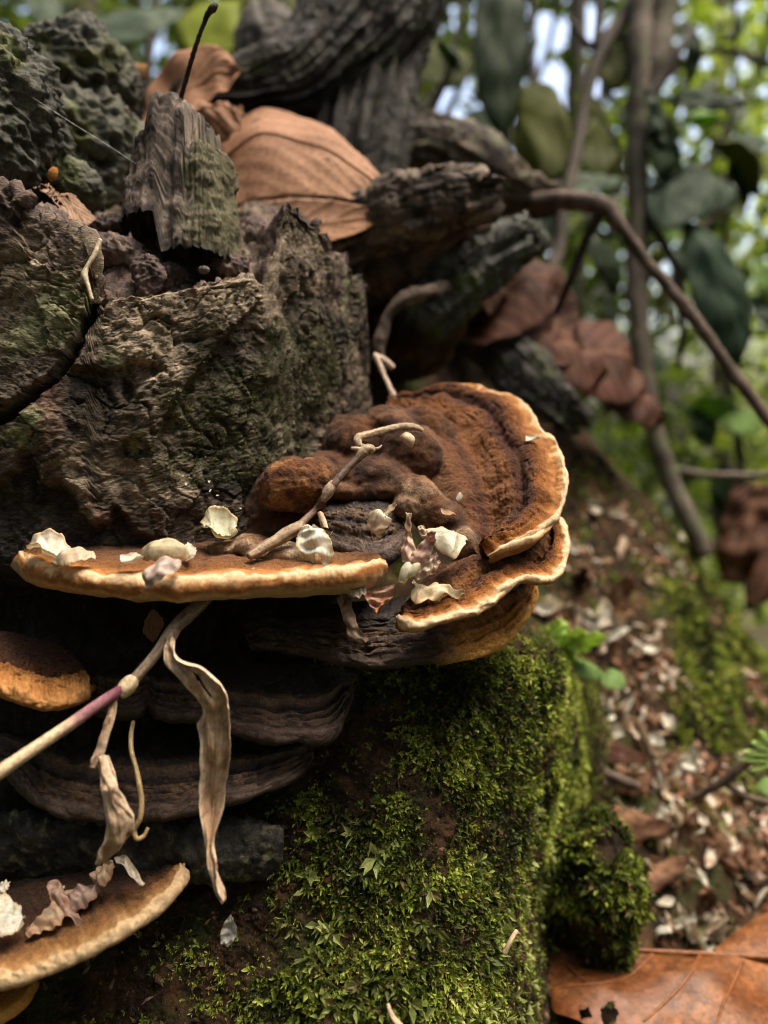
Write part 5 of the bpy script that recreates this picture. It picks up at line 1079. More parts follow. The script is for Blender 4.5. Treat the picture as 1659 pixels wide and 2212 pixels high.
# the glossy leaf in the lower right corner: two halves along one midrib
M_gloss = material('wet_dry_leaf', .40, ((200, .5, 6, .0012), (900, .5, 3, .0004)), .32, .45, 300, trans=.06, rvar=.12)
bl = thing('dead_leaf', 'glossy orange brown fallen leaf with raised veins and ragged holes, lower right corner', 'dead leaf', P(1330, 2050, .40), 'brown dead leaves around the stump')
def bcol(s, tip):
    def fn(V, vm, S, x):
        u_, v_ = proj(V)
        c = mix(np.broadcast_to(np.array((.23, .088, .028)), V.shape), (.13, .042, .012), sm(-.3, .35, fbm(V, 40, 4, s)))
        c = mix(c, (.14, .05, .018), sm(.15, .45, fbm(V, 75, 4, s+3)))
        if tip: c = mix(c, (.10, .03, .02), .8*sm(2075, 2045, v_+.0*u_+6*fbm(V, 80, 3, 3))*sm(1420, 1330, u_))
        w1_, w2_ = worley(V, 260, 5); a1_, a2_ = worley(V, 800, 6)
        c = c*(1+.55*np.maximum(sm(.10, .02, w2_-w1_), .6*sm(.14, .02, a2_-a1_))*sm(-.3, .2, fbm(V, 50, 3, 9)))[..., None]
        c = mix(c, c*.45, .8*sm(.16, .04, np.abs(fbm(V, 150, 3, s+7)))*sm(-.1, .2, fbm(V, 30, 3, s+8)))
        return mix(c, (.16, .05, .014), .8*sm(2140, 2190, v_+.10*(u_-1200))*sm(1420, 1300, u_))
    return fn
def bhole(V, S, x):
    u_, v_ = proj(V); u_ = u_+10*fbm(V, 220, 4, 2); v_ = v_+10*fbm(V, 220, 4, 4)
    return (polydist(u_, v_, [(1300, 2182), (1312, 2166), (1326, 2164), (1334, 2190), (1330, 2230), (1304, 2240)]) > 0) | (polydist(u_, v_, [(1252, 2182), (1272, 2180), (1276, 2200), (1256, 2202)]) > 0)
o_, Vl, Nl = blade('lower_half', [(1183, 2044, .404), (1240, 2046, .402), (1330, 2050, .40), (1414, 2054, .40), (1511, 2063, .40), (1604, 2068, .40), (1720, 2074, .405), (1900, 2080, .41)], [(1186, 2150, .382), (1196, 2186, .370), (1250, 2212, .360), (1340, 2260, .348), (1450, 2310, .342), (1600, 2350, .34), (1750, 2350, .345), (1900, 2300, .36)], M_gloss, bcol(3, True), 300, 170, .0005, bl, bulge=.08, wave=.006, seed=21, hole=bhole, nv=1)
def at_uv(V, u_, v_):
    pu, pv = proj(V); k = np.argmin((pu-u_)**2+(pv-v_)**2); return V.reshape(-1, 3)[k]
for pts in ([(1414, 2058), (1390, 2082), (1358, 2108), (1312, 2122), (1265, 2128), (1191, 2138)], [(1511, 2066), (1492, 2100), (1465, 2136), (1430, 2172), (1390, 2206)], [(1604, 2072), (1586, 2120), (1562, 2168), (1545, 2220)], [(1690, 2078), (1680, 2150), (1660, 2220)], [(1225, 2085), (1250, 2108), (1272, 2126)]):
    L_ = spl(np.array([at_uv(Vl, *q) for q in pts]), 40)
    wire('vein', L_+np.array([0, -.0003, .0002]), np.linspace(.0011, .0006, 40), M_gloss, (.23, .085, .028), bl)
wire('midrib', spl(PP([(1330, 2046, .3985), (1380, 2052, .398), (1450, 2056, .398), (1540, 2061, .398), (1640, 2067, .3985), (1800, 2076, .405)]), 60), np.linspace(.0009, .0017, 60), M_gloss, (.25, .095, .035), bl)
blade('upper_half', [(1225, 2046, .404), (1232, 2005, .412), (1262, 1996, .418), (1300, 2012, .416), (1348, 2040, .408)], [(1240, 2050, .401), (1270, 2048, .401), (1300, 2049, .401), (1330, 2049, .401), (1352, 2048, .401)], M_gloss, leafcol((.07, .014, .012), (.12, .03, .02), (.1, .03, .02), f=60), 40, 24, .0005, bl, bulge=.1)
blade('upper_half', [(1540, 2052, .404), (1590, 2012, .418), (1650, 1974, .432), (1760, 1940, .44), (1880, 1960, .44)], [(1548, 2060, .400), (1600, 2064, .400), (1660, 2068, .400), (1760, 2074, .403), (1900, 2080, .41)], M_gloss, bcol(6, False), 60, 40, .0005, bl, bulge=.08)
# lace leaf scrap on the stump
def lhole2(V, S, x):
    w1_, w2_ = worley(V, 420, 5)
    return (w2_-w1_ > .16) & (S < .42+.16*np.sin(x*7))
dleaf('brown dead leaf scrap eaten to lace, stuck in the broken stump top', [(70, 405, .322), (100, 420, .322), (126, 448, .322), (150, 476, .322), (168, 505, .32)], [(104, 398, .332), (134, 420, .332), (152, 418, .332), (178, 442, .332), (208, 474, .33)], col=leafcol((.22, .12, .075), (.34, .21, .14), (.46, .33, .23), f=120, seed=3), vein=.0008, nv=6, slant=.5, hole=lhole2, mid=True)
lump('tiny_bracket', (114, 376, .335), (px(10, .335), .002, px(16, .335)), M_cap, noisecol((.40, .16, .03), (.55, .27, .07), f=300), (), 30, 20, rot=.4, label='tiny orange fungus on the side of the small dark burl', cat='fungus')
lump('pebble', (440, 583, .318), (px(13, .318), .002, px(9, .318)), M_soil, noisecol((.10, .09, .08), (.18, .16, .15), f=300), (), 30, 20, label='smooth grey pebble in the hollow below the wood splinter', cat='pebble')
blade('leaf_scrap', [(512, 526, .36), (540, 520, .36), (562, 534, .36), (568, 568, .36)], [(514, 534, .358), (540, 528, .358), (556, 540, .358), (564, 570, .358)], M_gloss, leafcol((.22, .05, .012), (.36, .10, .02), (.2, .05, .01)), 30, 8, .0004, label='thin curved orange red leaf scrap inside the broken stump rim', cat='dead leaf')

# ------------------------------------------------------------------ litter on the bank
Ub, Wb = proj(Vb); flatb = Vb.reshape(-1, 3); flatn = Nb.reshape(-1, 3); fu, fv = Ub.ravel(), Wb.ravel()
def on_bank(u_, v_):
    k = np.where((np.abs(fu-u_) < 9) & (np.abs(fv-v_) < 9))[0]
    if len(k) == 0: k = np.array([np.argmin((fu-u_)**2+(fv-v_)**2)])
    k = k[np.argmin(flatb[k, 1])]
    return flatb[k], flatn[k]
r_ = np.random.default_rng(77)
CLU = [(1190, 1300, 30, 14, 7), (1260, 1330, 40, 18, 12), (1345, 1345, 46, 26, 20), (1400, 1385, 26, 20, 8), (1300, 1540, 45, 34, 24), (1400, 1570, 40, 30, 14), (1310, 1080, 24, 18, 6), (1440, 1680, 26, 22, 9), (1530, 1690, 60, 30, 20), (1430, 1770, 60, 26, 18), (1450, 1850, 46, 34, 20), (1560, 1790, 60, 50, 24), (1480, 1985, 40, 26, 16), (1530, 2020, 46, 18, 18), (1610, 1900, 50, 60, 14), (1290, 1180, 60, 60, 8), (1440, 1200, 40, 50, 6), (1240, 1440, 30, 26, 6), (1370, 1680, 26, 26, 8)]
kinds = ['cream', 'rose', 'white', 'rust', 'white', 'tan', 'rose', 'cream']
WHERE = ['just below the right edge of the largest fan', 'above the lobed green herb', 'on the bank right of the lobed green herb', 'at the right end of the pale strip beyond the herb', 'above the brick red leaf', 'right of the brick red leaf', 'high on the bank below the sapling foot', 'beside the thin dark stalk', 'by the forked grey stick', 'in the pale heap right of the mossy hump', 'between the mossy hump and the right edge', 'on the litter under the short grey stick', 'behind the midrib of the glossy leaf', 'in the heap resting on the glossy leaf', 'at the right edge above the glossy leaf', 'on bare earth right of the largest fan', 'on bare earth near the mossy crest of the bank', 'below the seedling leaves', 'left of the thin dark stalk']
KW = dict(cream='cream', rose='pinkish', tan='tan', rust='rust brown', white='white')
for ci, (uu, vv, su, sv, nn_) in enumerate(CLU):
    for _ in range(nn_):
        p_, n_ = on_bank(uu+su*r_.normal()*.8, vv+sv*r_.normal()*.8)
        kd = kinds[int(r_.integers(8))]
        husk(p_+n_*.002, n_+.7*r_.normal(size=3)+np.array([0, -.5, .2]), (.007+.017*r_.random()**1.6), int(r_.integers(14)), kd, r_.uniform(0, 6.3), KW[kd]+' dry husk lying '+WHERE[ci], squash=(r_.uniform(.35, 1), r_.uniform(.8, 1.5), r_.uniform(.6, 1.4)), group=KW[kd]+' husks '+WHERE[ci])
FR_ = [(1230, 1350), (1340, 1300), (1290, 1480), (1390, 1530), (1440, 1640), (1350, 1690), (1500, 1720), (1560, 1820), (1430, 1900), (1530, 1960), (1620, 1850), (1250, 1250), (1330, 1430), (1470, 1800), (1590, 1760), (1380, 1780)]
FW_ = ['right of the lobed herb', 'above the pale strip on the bank', 'under the seedling leaves', 'right of the thin dark stalk foot', 'left of the forked grey stick', 'below the short dark stick', 'under the forked grey stick', 'below the short grey stick', 'beside the mossy hump', 'just above the heap on the glossy leaf', 'by the right edge over the glossy leaf', 'between the fungus and the bank', 'in the middle of the bank', 'in the pale heap by the mossy hump', 'at the right below the forked stick', 'just above the mossy hump']
for k, ((uu, vv), wh_) in enumerate(zip(FR_, FW_)):
    p_, n_ = on_bank(uu, vv); fr = frame(n_+.55*r_.normal(size=3)+np.array([0, -.3, .2]), r_.uniform(0, 6.3)); s_ = r_.uniform(.012, .024)
    ss = np.linspace(-1, 1, 7); wa, wb = r_.uniform(.25, .55, 2)
    loc = lambda x_, y_, z_: (p_+n_*.003+fr@np.array([x_*s_, y_*s_, z_*s_]))
    Aq, Bq = [], []
    for s0 in ss:
        e_ = math.sqrt(max(0, 1-abs(s0)**2.2)); cz = .35*s0*s0*r_.uniform(.6, 1.2)
        for lst, sg, w0 in ((Aq, 1, wa), (Bq, -1, wb)):
            q_ = loc(s0, sg*w0*(e_+.06)*r_.uniform(.8, 1.15), cz+.10); lst.append((829.5+1659*q_[0]/q_[1], 1106-1659*q_[2]/q_[1], q_[1]))
    blade('leaf_fragment', Aq, Bq, M_dryleaf, leafcol((.10, .048, .026), (.28, .15, .085), (.16, .075, .04), f=60, seed=k, spots=(.04, .02, .012)), 40, 20, .0003, None, bulge=float(r_.uniform(-.25, .3)), wave=.004, seed=k, vein=.0006, rag=.12, label='brown dead leaf fragment lying '+wh_, cat='dead leaf', group='leaf fragments in the litter of the bank')
# crumbs of bark, soil and stalk too many to count
cr_v, cr_f, cr_c = [], [], []
for k in range(5200):
    i_, j_ = r_.integers(0, 400), r_.integers(120, 418)
    p_, n_ = Vb[i_, j_], Nb[i_, j_]
    s_ = r_.uniform(.0015, .006)*(.8+.6*r_.random()); fr = frame(n_+.5*r_.normal(size=3), r_.uniform(0, 6.3))
    q = np.array([[-1, -.4, 0], [0, -.55, .25], [1, 0, .1], [.1, .5, .3], [0, 0, .55]])*(s_, s_*r_.uniform(.3, .9), s_)
    base = len(cr_v)*5
    cr_v.append(p_+q@fr.T); cr_f += [(base, base+1, base+4, base+3), (base+1, base+2, base+3, base+4)]
    c0 = [(.09, .05, .028), (.16, .085, .045), (.045, .028, .018), (.25, .14, .08), (.20, .07, .035)][int(r_.integers(5))]
    cr_c.append(np.tile(np.array(c0)*r_.uniform(.6, 1.3), (5, 1)))
mk('litter_crumbs', np.concatenate(cr_v), np.array(cr_f), M_soil, None, np.concatenate(cr_c), smooth=False, label='brown crumbs of bark and leaf scattered over the earth bank', cat='litter', kind='stuff')
def soft(V): return noisecol((.05, .035, .026), (.14, .10, .075), f=80)(V)
for (pts, lb) in (([(1372, 1560, .52, .0012), (1395, 1610, .52, .0013), (1418, 1670, .515, .0013), (1430, 1710, .51, .001)], 'thin dark stalk standing in the litter right of the brick red leaf'),
                  ([(1240, 1640, .50, .003), (1300, 1668, .495, .0036), (1380, 1700, .49, .003)], 'short dark stick lying under the brick red leaf'),
                  ([(1480, 1730, .50, .0014), (1560, 1690, .49, .0028), (1620, 1640, .485, .0030), (1680, 1600, .48, .003)], 'grey forked stick at the right below the bright fern'),
                  ([(1560, 1690, .49, .0016), (1610, 1720, .485, .0022), (1680, 1740, .48, .002)], 'short grey stick at the right pointing to the edge of the picture'),
                  ([(1090, 2060, .295, .0009), (1104, 2030, .296, .0010), (1116, 2012, .30, .0009)], 'tiny pale stalk on the moss left of the glossy leaf'),
                  ([(838, 2170, .262, .0009), (850, 2200, .258, .0010), (872, 2225, .256, .0010)], 'tiny curved pale stalk on the moss at the bottom')):
    tube('stick', pts, M_stem, soft if pts[0][3] > .001 and 'dark' in lb or 'grey' in lb else straw((.35, .25, .16), (.5, .38, .25)), 40, 12, ((120, .0006, 3, False, 4),), label=lb, cat='stick')

# ------------------------------------------------------------------ small green plants
M_herb = material('herb_leaf', .6, ((300, .3, 4, .0006),), .25, .2, 200, trans=.42)
lime = leafcol((.46, .62, .16), (.60, .74, .24), (.52, .68, .24), f=60, seed=3)
mid_g = leafcol((.15, .25, .065), (.23, .35, .10), (.2, .34, .12), f=60, seed=4)
hp = thing('small_herb', 'pale green lobed herb leaf above the smooth green seedling leaves', 'plant', P(1205, 1420, .47))
for (b0, t0, wd) in (((1208, 1398), (1206, 1336), 26), ((1212, 1396), (1264, 1362), 20), ((1215, 1402), (1308, 1372), 19), ((1212, 1404), (1244, 1426), 20), ((1206, 1402), (1180, 1388), 16), ((1206, 1396), (1180, 1352), 16)):
    dv = np.array(t0)-b0; L_ = np.hypot(*dv); nrm_ = np.array([-dv[1], dv[0]])/L_
    ss = np.linspace(0, 1, 15); ww = wd*np.sin(np.pi*np.clip(ss*.93+.05, 0, 1))**.7*(1+.28*np.cos(ss*24))
    A = [(b0[0]+dv[0]*s+nrm_[0]*w_, b0[1]+dv[1]*s+nrm_[1]*w_, .478-.012*s) for s, w_ in zip(ss, ww)]
    B = [(b0[0]+dv[0]*s-nrm_[0]*w_, b0[1]+dv[1]*s-nrm_[1]*w_, .460-.012*s) for s, w_ in zip(ss, ww)]
    blade('leaflet', A, B, M_herb, lime, 40, 12, .0003, hp, bulge=.08, vein=.0005, nv=5)
tube('stalk', [(1206, 1400, .47, .0006), (1196, 1440, .48, .0007), (1190, 1470, .49, .0007)], M_greenleaf, lambda V: np.broadcast_to(np.array((.14, .2, .06)), V.shape), 20, 8, (), hp)
sd_ = thing('seedling', 'seedling with two smooth oval green leaves on the slope', 'plant', P(1290, 1500, .5))
blade('leaflet', [(1192, 1432, .47), (1230, 1424, .474), (1280, 1434, .478), (1308, 1456, .48)], [(1192, 1436, .47), (1224, 1452, .462), (1270, 1468, .464), (1308, 1466, .478)], M_herb, mid_g, 40, 16, .0003, sd_, bulge=.12, vein=.0005, nv=5)
blade('leaflet', [(1300, 1458, .48), (1318, 1444, .482), (1340, 1452, .482), (1352, 1476, .478)], [(1298, 1478, .47), (1318, 1490, .466), (1340, 1490, .468), (1352, 1480, .476)], M_herb, mid_g, 40, 16, .0003, sd_, bulge=.12, vein=.0005, nv=5)
tube('stalk', [(1304, 1464, .48, .0006), (1330, 1520, .50, .0007), (1350, 1580, .52, .0007)], M_greenleaf, lambda V: np.broadcast_to(np.array((.12, .12, .06)), V.shape), 20, 8, (), sd_)
fn_ = thing('fern', 'bright yellow green fern frond tip reaching in at the right edge', 'plant', P(1680, 1660, .42))
for (b0, t0, wd) in (((1660, 1640), (1600, 1640), 8), ((1662, 1630), (1606, 1622), 8), ((1664, 1618), (1624, 1602), 8), ((1668, 1606), (1640, 1578), 8), ((1664, 1650), (1622, 1664), 8), ((1676, 1600), (1668, 1560), 9), ((1690, 1610), (1710, 1570), 9), ((1684, 1640), (1740, 1630), 9)):
    dv = np.array(t0)-b0; L_ = np.hypot(*dv); nrm_ = np.array([-dv[1], dv[0]])/L_
    ss = np.linspace(0, 1, 7); ww = wd*np.sin(np.pi*np.clip(ss*.8+.15, 0, 1))**.6
    blade('leaflet', [(b0[0]+dv[0]*s+nrm_[0]*w_, b0[1]+dv[1]*s+nrm_[1]*w_, .42) for s, w_ in zip(ss, ww)], [(b0[0]+dv[0]*s-nrm_[0]*w_, b0[1]+dv[1]*s-nrm_[1]*w_, .418) for s, w_ in zip(ss, ww)], M_herb, leafcol((.34, .50, .10), (.46, .60, .18), (.4, .55, .2), f=60), 24, 10, .0003, fn_, bulge=.1)
tube('stalk', [(1660, 1640, .421, .0007), (1672, 1600, .421, .0007), (1690, 1660, .43, .0008), (1740, 1760, .46, .0009)], M_greenleaf, lambda V: np.broadcast_to(np.array((.2, .26, .08)), V.shape), 24, 8, (), fn_)
gl = thing('seedling', 'dark green rounded seedling leaf at the right edge under the fern', 'plant', P(1670, 1740, .45))
blade('leaflet', [(1630, 1700, .45), (1650, 1680, .452), (1690, 1684, .452), (1720, 1705, .45)], [(1630, 1704, .448), (1655, 1722, .44), (1690, 1724, .44), (1720, 1708, .448)], M_herb, mid_g, 30, 14, .0003, gl, bulge=.1)

# ------------------------------------------------------------------ saplings with their big leaves, trees, far foliage
brk = noisecol((.07, .055, .043), (.17, .135, .105), (.12, .125, .07), f=14, seed=5)
brd = noisecol((.028, .022, .018), (.075, .058, .045), f=16, seed=6)
dkg = leafcol((.008, .020, .008), (.018, .038, .012), (.06, .10, .04), f=12, seed=3)
olg = leafcol((.045, .055, .008), (.085, .092, .012), (.10, .12, .02), f=10, seed=5)
gry = leafcol((.055, .085, .055), (.10, .135, .09), (.16, .2, .14), f=14, seed=7)
ylg = leafcol((.17, .21, .018), (.24, .28, .03), (.2, .25, .03), f=10, seed=9)
def bleaf(A, B, col, parent, **kw): return blade('leaf', A, B, M_greenleaf, col, 44, 18, .0006, parent, bulge=kw.pop('bulge', .1), vein=.002, nv=7, wave=kw.pop('wave', .006), **kw)
def r3(L): return [(a, b, d) for a, b, d in L]
s1 = thing('sapling', 'grey brown forked sapling trunk standing on top of the bank', 'sapling', P(1500, 1160, .80))
tube('trunk', [(1388, -220, .92, px(25, .9)), (1386, -40, .90, px(25, .9)), (1382, 120, .88, px(24, .88)), (1376, 300, .87, px(23, .87)), (1378, 480, .86, px(23, .86)), (1378, 640, .85, px(22, .85)), (1390, 790, .84, px(21, .84)), (1412, 920, .83, px(20, .83)), (1450, 1040, .82, px(19, .82)), (1500, 1150, .80, px(20, .8)), (1520, 1200, .80, px(22, .8))], M_stem, brk, 130, 28, ((25, .003, 3, False, 3), (70, .0015, 3, False, 4)), s1)
tube('branch', [(1386, 210, .88, px(16, .88)), (1412, 150, .88, px(24, .88)), (1430, 60, .89, px(26, .89)), (1440, -60, .9, px(27, .9)), (1450, -220, .92, px(27, .9))], M_stem, brk, 60, 22, ((25, .003, 3, False, 5),), s1)
tube('branch', [(1392, 230, .87, px(18, .88)), (1424, 180, .87, px(13, .87)), (1460, 120, .87, px(9, .87)), (1500, 60, .9, px(7, .9))], M_stem, brd, 40, 16, (), s1)
tube('branch', [(1392, 470, .85, px(8, .85)), (1430, 520, .84, px(9, .84)), (1462, 590, .84, px(9, .84)), (1476, 690, .84, px(8, .84)), (1466, 800, .84, px(6, .84))], M_stem, brd, 50, 12, ((40, .002, 2, False, 3),), s1)
tube('branch', [(1440, 1010, .82, px(8, .82)), (1500, 1022, .82, px(9, .82)), (1580, 1028, .81, px(8, .81)), (1720, 1022, .8, px(8, .8))], M_stem, brk, 50, 12, ((40, .002, 2, False, 3),), s1)
bleaf([(1398, 420, .86), (1440, 372, .88), (1510, 356, .89), (1560, 390, .89), (1592, 440, .88)], [(1400, 440, .84), (1440, 500, .82), (1490, 480, .82), (1545, 460, .84), (1592, 446, .87)], gry, s1)
bleaf([(1476, 470, .84), (1520, 490, .83), (1580, 560, .82), (1622, 650, .82), (1618, 740, .83), (1600, 786, .83)], [(1474, 480, .84), (1480, 560, .82), (1496, 650, .81), (1530, 730, .81), (1570, 780, .82), (1598, 790, .83)], leafcol((.04, .075, .045), (.07, .11, .07), (.1, .14, .09), f=14, seed=8), s1)
bleaf([(1432, 215, .86), (1480, 194, .87), (1550, 200, .87), (1610, 226, .86)], [(1434, 222, .86), (1480, 226, .84), (1550, 240, .84), (1610, 230, .85)], dkg, s1)
bleaf([(1400, 190, .85), (1420, 215, .85), (1436, 270, .85), (1440, 330, .85)], [(1392, 200, .85), (1400, 240, .84), (1418, 290, .84), (1438, 332, .85)], gry, s1)
bleaf([(1405, 240, .86), (1440, 270, .87), (1470, 330, .87), (1478, 400, .86)], [(1402, 250, .86), (1400, 320, .84), (1420, 380, .84), (1474, 404, .86)], dkg, s1)
s2 = thing('sapling', 'thin dark leaning sapling stem left of the grey brown trunk', 'sapling', P(1060, 700, .72))
tube('trunk', [(1450, -120, .95, px(22, .95)), (1380, 0, .92, px(19, .92)), (1330, 60, .90, px(15, .9)), (1290, 130, .88, px(14, .88)), (1262, 240, .86, px(13, .86)), (1238, 360, .83, px(13, .83)), (1216, 470, .80, px(13, .8)), (1200, 570, .78, px(13, .78)), (1150, 640, .76, px(13, .76)), (1070, 700, .74, px(15, .74)), (1020, 730, .73, px(17, .73))], M_stem, brd, 110, 18, ((25, .002, 3, False, 8),), s2)
tube('branch', [(1188, 600, .77, px(12, .77)), (1205, 500, .80, px(9, .8)), (1200, 380, .83, px(8, .83)), (1190, 330, .84, px(8, .84))], M_stem, brd, 40, 12, (), s2)
tube('branch', [(1230, 40, .9, px(6, .9)), (1276, 100, .88, px(8, .88)), (1300, -60, .9, px(8, .9))], M_stem, brd, 30, 12, (), s2)
bleaf([(1060, -60, .95), (1116, -20, .94), (1138, 90, .92), (1120, 220, .90), (1092, 315, .89)], [(1056, -60, .95), (1030, 0, .92), (1024, 110, .90), (1040, 230, .89), (1088, 318, .89)], dkg, s2)
bleaf([(1190, 455, .84), (1150, 420, .86), (1110, 450, .86), (1096, 520, .85)], [(1196, 470, .82), (1190, 540, .80), (1150, 560, .80), (1100, 540, .83)], gry, s2)
bleaf([(1180, 400, .84), (1240, 372, .85), (1300, 376, .86), (1350, 392, .86)], [(1180, 410, .83), (1240, 420, .81), (1300, 412, .82), (1350, 398, .85)], gry, s2)
bleaf([(1230, 290, .86), (1170, 180, .88), (1130, 190, .89), (1110, 260, .88), (1130, 330, .86)], [(1234, 310, .85), (1220, 370, .83), (1190, 390, .82), (1150, 370, .83), (1132, 340, .85)], olg, s2)
bleaf([(1250, 260, .88), (1290, 250, .9), (1335, 300, .9), (1350, 380, .88)], [(1246, 280, .86), (1250, 350, .84), (1290, 390, .84), (1346, 388, .87)], olg, s2)
bleaf([(1290, 100, .9), (1320, 60, .92), (1360, 80, .92), (1366, 150, .9)], [(1286, 120, .9), (1300, 180, .88), (1330, 196, .88), (1362, 160, .9)], olg, s2)
s3 = thing('sapling', 'slender dark upright stem behind the root between bright gaps of sky', 'sapling', P(1146, 560, 1.3))
tube('trunk', [(1150, -200, 1.5, px(8, 1.5)), (1150, 0, 1.48, px(8, 1.48)), (1148, 200, 1.45, px(9, 1.45)), (1144, 380, 1.42, px(10, 1.42)), (1142, 600, 1.4, px(11, 1.4))], M_stem, brd, 60, 12, ((15, .003, 2, False, 3),), s3)
tube('branch', [(1144, 380, 1.42, px(7, 1.42)), (1040, 300, 1.44, px(7, 1.44)), (1020, 380, 1.43, px(7, 1.43)), (1010, 460, 1.42, px(6, 1.42))], M_stem, brd, 40, 10, (), s3)
bleaf([(880, 130, 1.2), (920, 90, 1.24), (980, 96, 1.25), (1024, 140, 1.22)], [(880, 150, 1.2), (920, 186, 1.16), (980, 190, 1.16), (1022, 150, 1.2)], olg, s3)
bleaf([(1000, 330, 1.2), (1020, 240, 1.24), (1060, 230, 1.24), (1080, 300, 1.2), (1070, 400, 1.18)], [(1000, 350, 1.2), (1010, 420, 1.16), (1040, 440, 1.15), (1068, 410, 1.17)], dkg, s3)
s4 = thing('shrub', 'low shrub with large pale and yellow green leaves behind the burls', 'shrub', P(300, 300, .95))
tube('trunk', [(300, 500, .95, px(10, .95)), (310, 250, .97, px(9, .97)), (330, 60, 1.0, px(8, 1.0)), (360, -160, 1.02, px(7, 1.0))], M_stem, brd, 40, 12, (), s4)
tube('branch', [(315, 220, .97, px(7, .97)), (200, 120, .96, px(6, .96)), (90, 20, .95, px(5, .95))], M_stem, brd, 30, 10, (), s4)
bleaf([(120, 100, .90), (200, 50, .93), (300, 22, .95), (400, 24, .96)], [(124, 112, .89), (210, 110, .87), (300, 86, .88), (398, 34, .94)], gry, s4)
bleaf([(50, -60, .9), (90, -40, .92), (140, 30, .92), (150, 76, .90)], [(46, -50, .9), (60, 20, .88), (100, 70, .87), (148, 80, .89)], gry, s4)
bleaf([(380, 120, 1.0), (400, 30, 1.04), (480, 0, 1.05), (560, 30, 1.03)], [(382, 130, .99), (430, 130, .96), (500, 110, .96), (560, 44, 1.0)], ylg, s4)
bleaf([(500, 60, 1.0), (540, -10, 1.02), (620, -40, 1.02), (680, 0, 1.0)], [(504, 70, .99), (560, 70, .97), (620, 40, .97), (678, 8, .99)], olg, s4)
bleaf([(230, 200, 1.0), (270, 120, 1.02), (320, 150, 1.02), (330, 210, 1.0)], [(234, 214, .99), (270, 260, .97), (310, 260, .97), (328, 220, .99)], dkg, s4)
bleaf([(880, -30, 1.0), (920, -60, 1.02), (960, 0, 1.02), (950, 60, 1.0)], [(876, -20, 1.0), (880, 40, .98), (910, 80, .97), (946, 66, .99)], ylg, s4)
s5 = thing('shrub', 'leafy shrub on the slope beyond the bank at the right', 'shrub', P(1600, 1200, 1.2))
tube('trunk', [(1620, 1320, 1.2, px(10, 1.2)), (1600, 1000, 1.22, px(9, 1.22)), (1560, 700, 1.25, px(7, 1.25)), (1580, 300, 1.3, px(6, 1.3))], M_stem, brd, 40, 12, (), s5)
for (u0, v0, a_, L_, wd, cc) in ((1590, 870, 2.9, 110, 30, mid_g), (1560, 900, .3, 90, 28, mid_g), (1540, 330, -.2, 120, 26, gry), (1580, 420, 2.7, 90, 26, gry), (1640, 560, 1.2, 110, 30, mid_g), (1620, 640, .8, 90, 26, gry), (1500, 870, 1.2, 100, 30, dkg), (1560, 1000, 1.5, 120, 34, dkg), (1640, 1010, 1.0, 110, 34, ylg), (1640, 330, .6, 110, 30, ylg)):
    dv = np.array([math.cos(a_), math.sin(a_)])*L_; nr_ = np.array([-dv[1], dv[0]])/L_*wd
    ss = np.linspace(0, 1, 7); ww = np.sin(np.pi*np.clip(ss*.96+.02, 0, 1))**.8
    bleaf([(u0+dv[0]*s+nr_[0]*w_, v0+dv[1]*s+nr_[1]*w_, 1.22-.04*w_) for s, w_ in zip(ss, ww)], [(u0+dv[0]*s-nr_[0]*w_, v0+dv[1]*s-nr_[1]*w_, 1.22+.04*w_) for s, w_ in zip(ss, ww)], cc, s5)

rl = np.random.default_rng(91)
for k in range(46):
    u0, v0 = rl.uniform(880, 1640), rl.uniform(-20, 820)
    if any(((u0-a)/(ra+40))**2+((v0-b)/(rb+40))**2 < 1 for (a, b, ra, rb) in ((970, 190, 58, 60), (1190, 70, 44, 60), (1262, 60, 44, 62))): continue
    if u0 < 1000 and v0 > 260: continue
    d0 = rl.uniform(.95, 1.7); a_ = rl.normal(1.35, .65); L_ = rl.uniform(70, 170)/d0**.6; wd = L_*rl.uniform(.13, .22)
    dv = np.array([math.cos(a_), math.sin(a_)])*L_; nr_ = np.array([-dv[1], dv[0]])/L_*wd; tl = rl.uniform(-.08, .08)
    ss = np.linspace(0, 1, 9); ww = np.sin(np.pi*np.clip(ss*.97+.015, 0, 1))**.8*(1-.25*ss); bend = rl.normal(0, .18)*L_
    bx_ = bend*np.sin(ss*np.pi)
    cc = [dkg, dkg, mid_g, gry, olg, olg][int(rl.integers(6))]
    bleaf([(u0+dv[0]*s+nr_[0]*w_+nr_[0]/wd*b_, v0+dv[1]*s+nr_[1]*w_+nr_[1]/wd*b_, d0-tl*w_) for s, w_, b_ in zip(ss, ww, bx_)], [(u0+dv[0]*s-nr_[0]*w_+nr_[0]/wd*b_, v0+dv[1]*s-nr_[1]*w_+nr_[1]/wd*b_, d0+tl*w_) for s, w_, b_ in zip(ss, ww, bx_)], cc, [s1, s2, s3, s5][int(rl.integers(4))], seed=k)
for k, pts in enumerate(([(900, 300), (960, 180), (1010, -40)], [(1080, 500), (1100, 250), (1060, -40)], [(1240, 700), (1280, 420), (1300, 200), (1290, -40)], [(1420, 700), (1500, 520), (1640, 380), (1720, 330)], [(1430, 170), (1540, 110), (1700, 150)], [(1330, 620), (1290, 760), (1310, 900)], [(1480, 420), (1560, 300), (1590, -40)])):
    d0 = 1.05+.12*k
    tube('branch', [(a, b, d0+.02*i, px(rl.uniform(5, 8), d0)) for i, (a, b) in enumerate(pts)], M_stem, brd, 40, 10, ((20, .003, 2, False, k),), [s1, s2, s3, s5][k % 4])
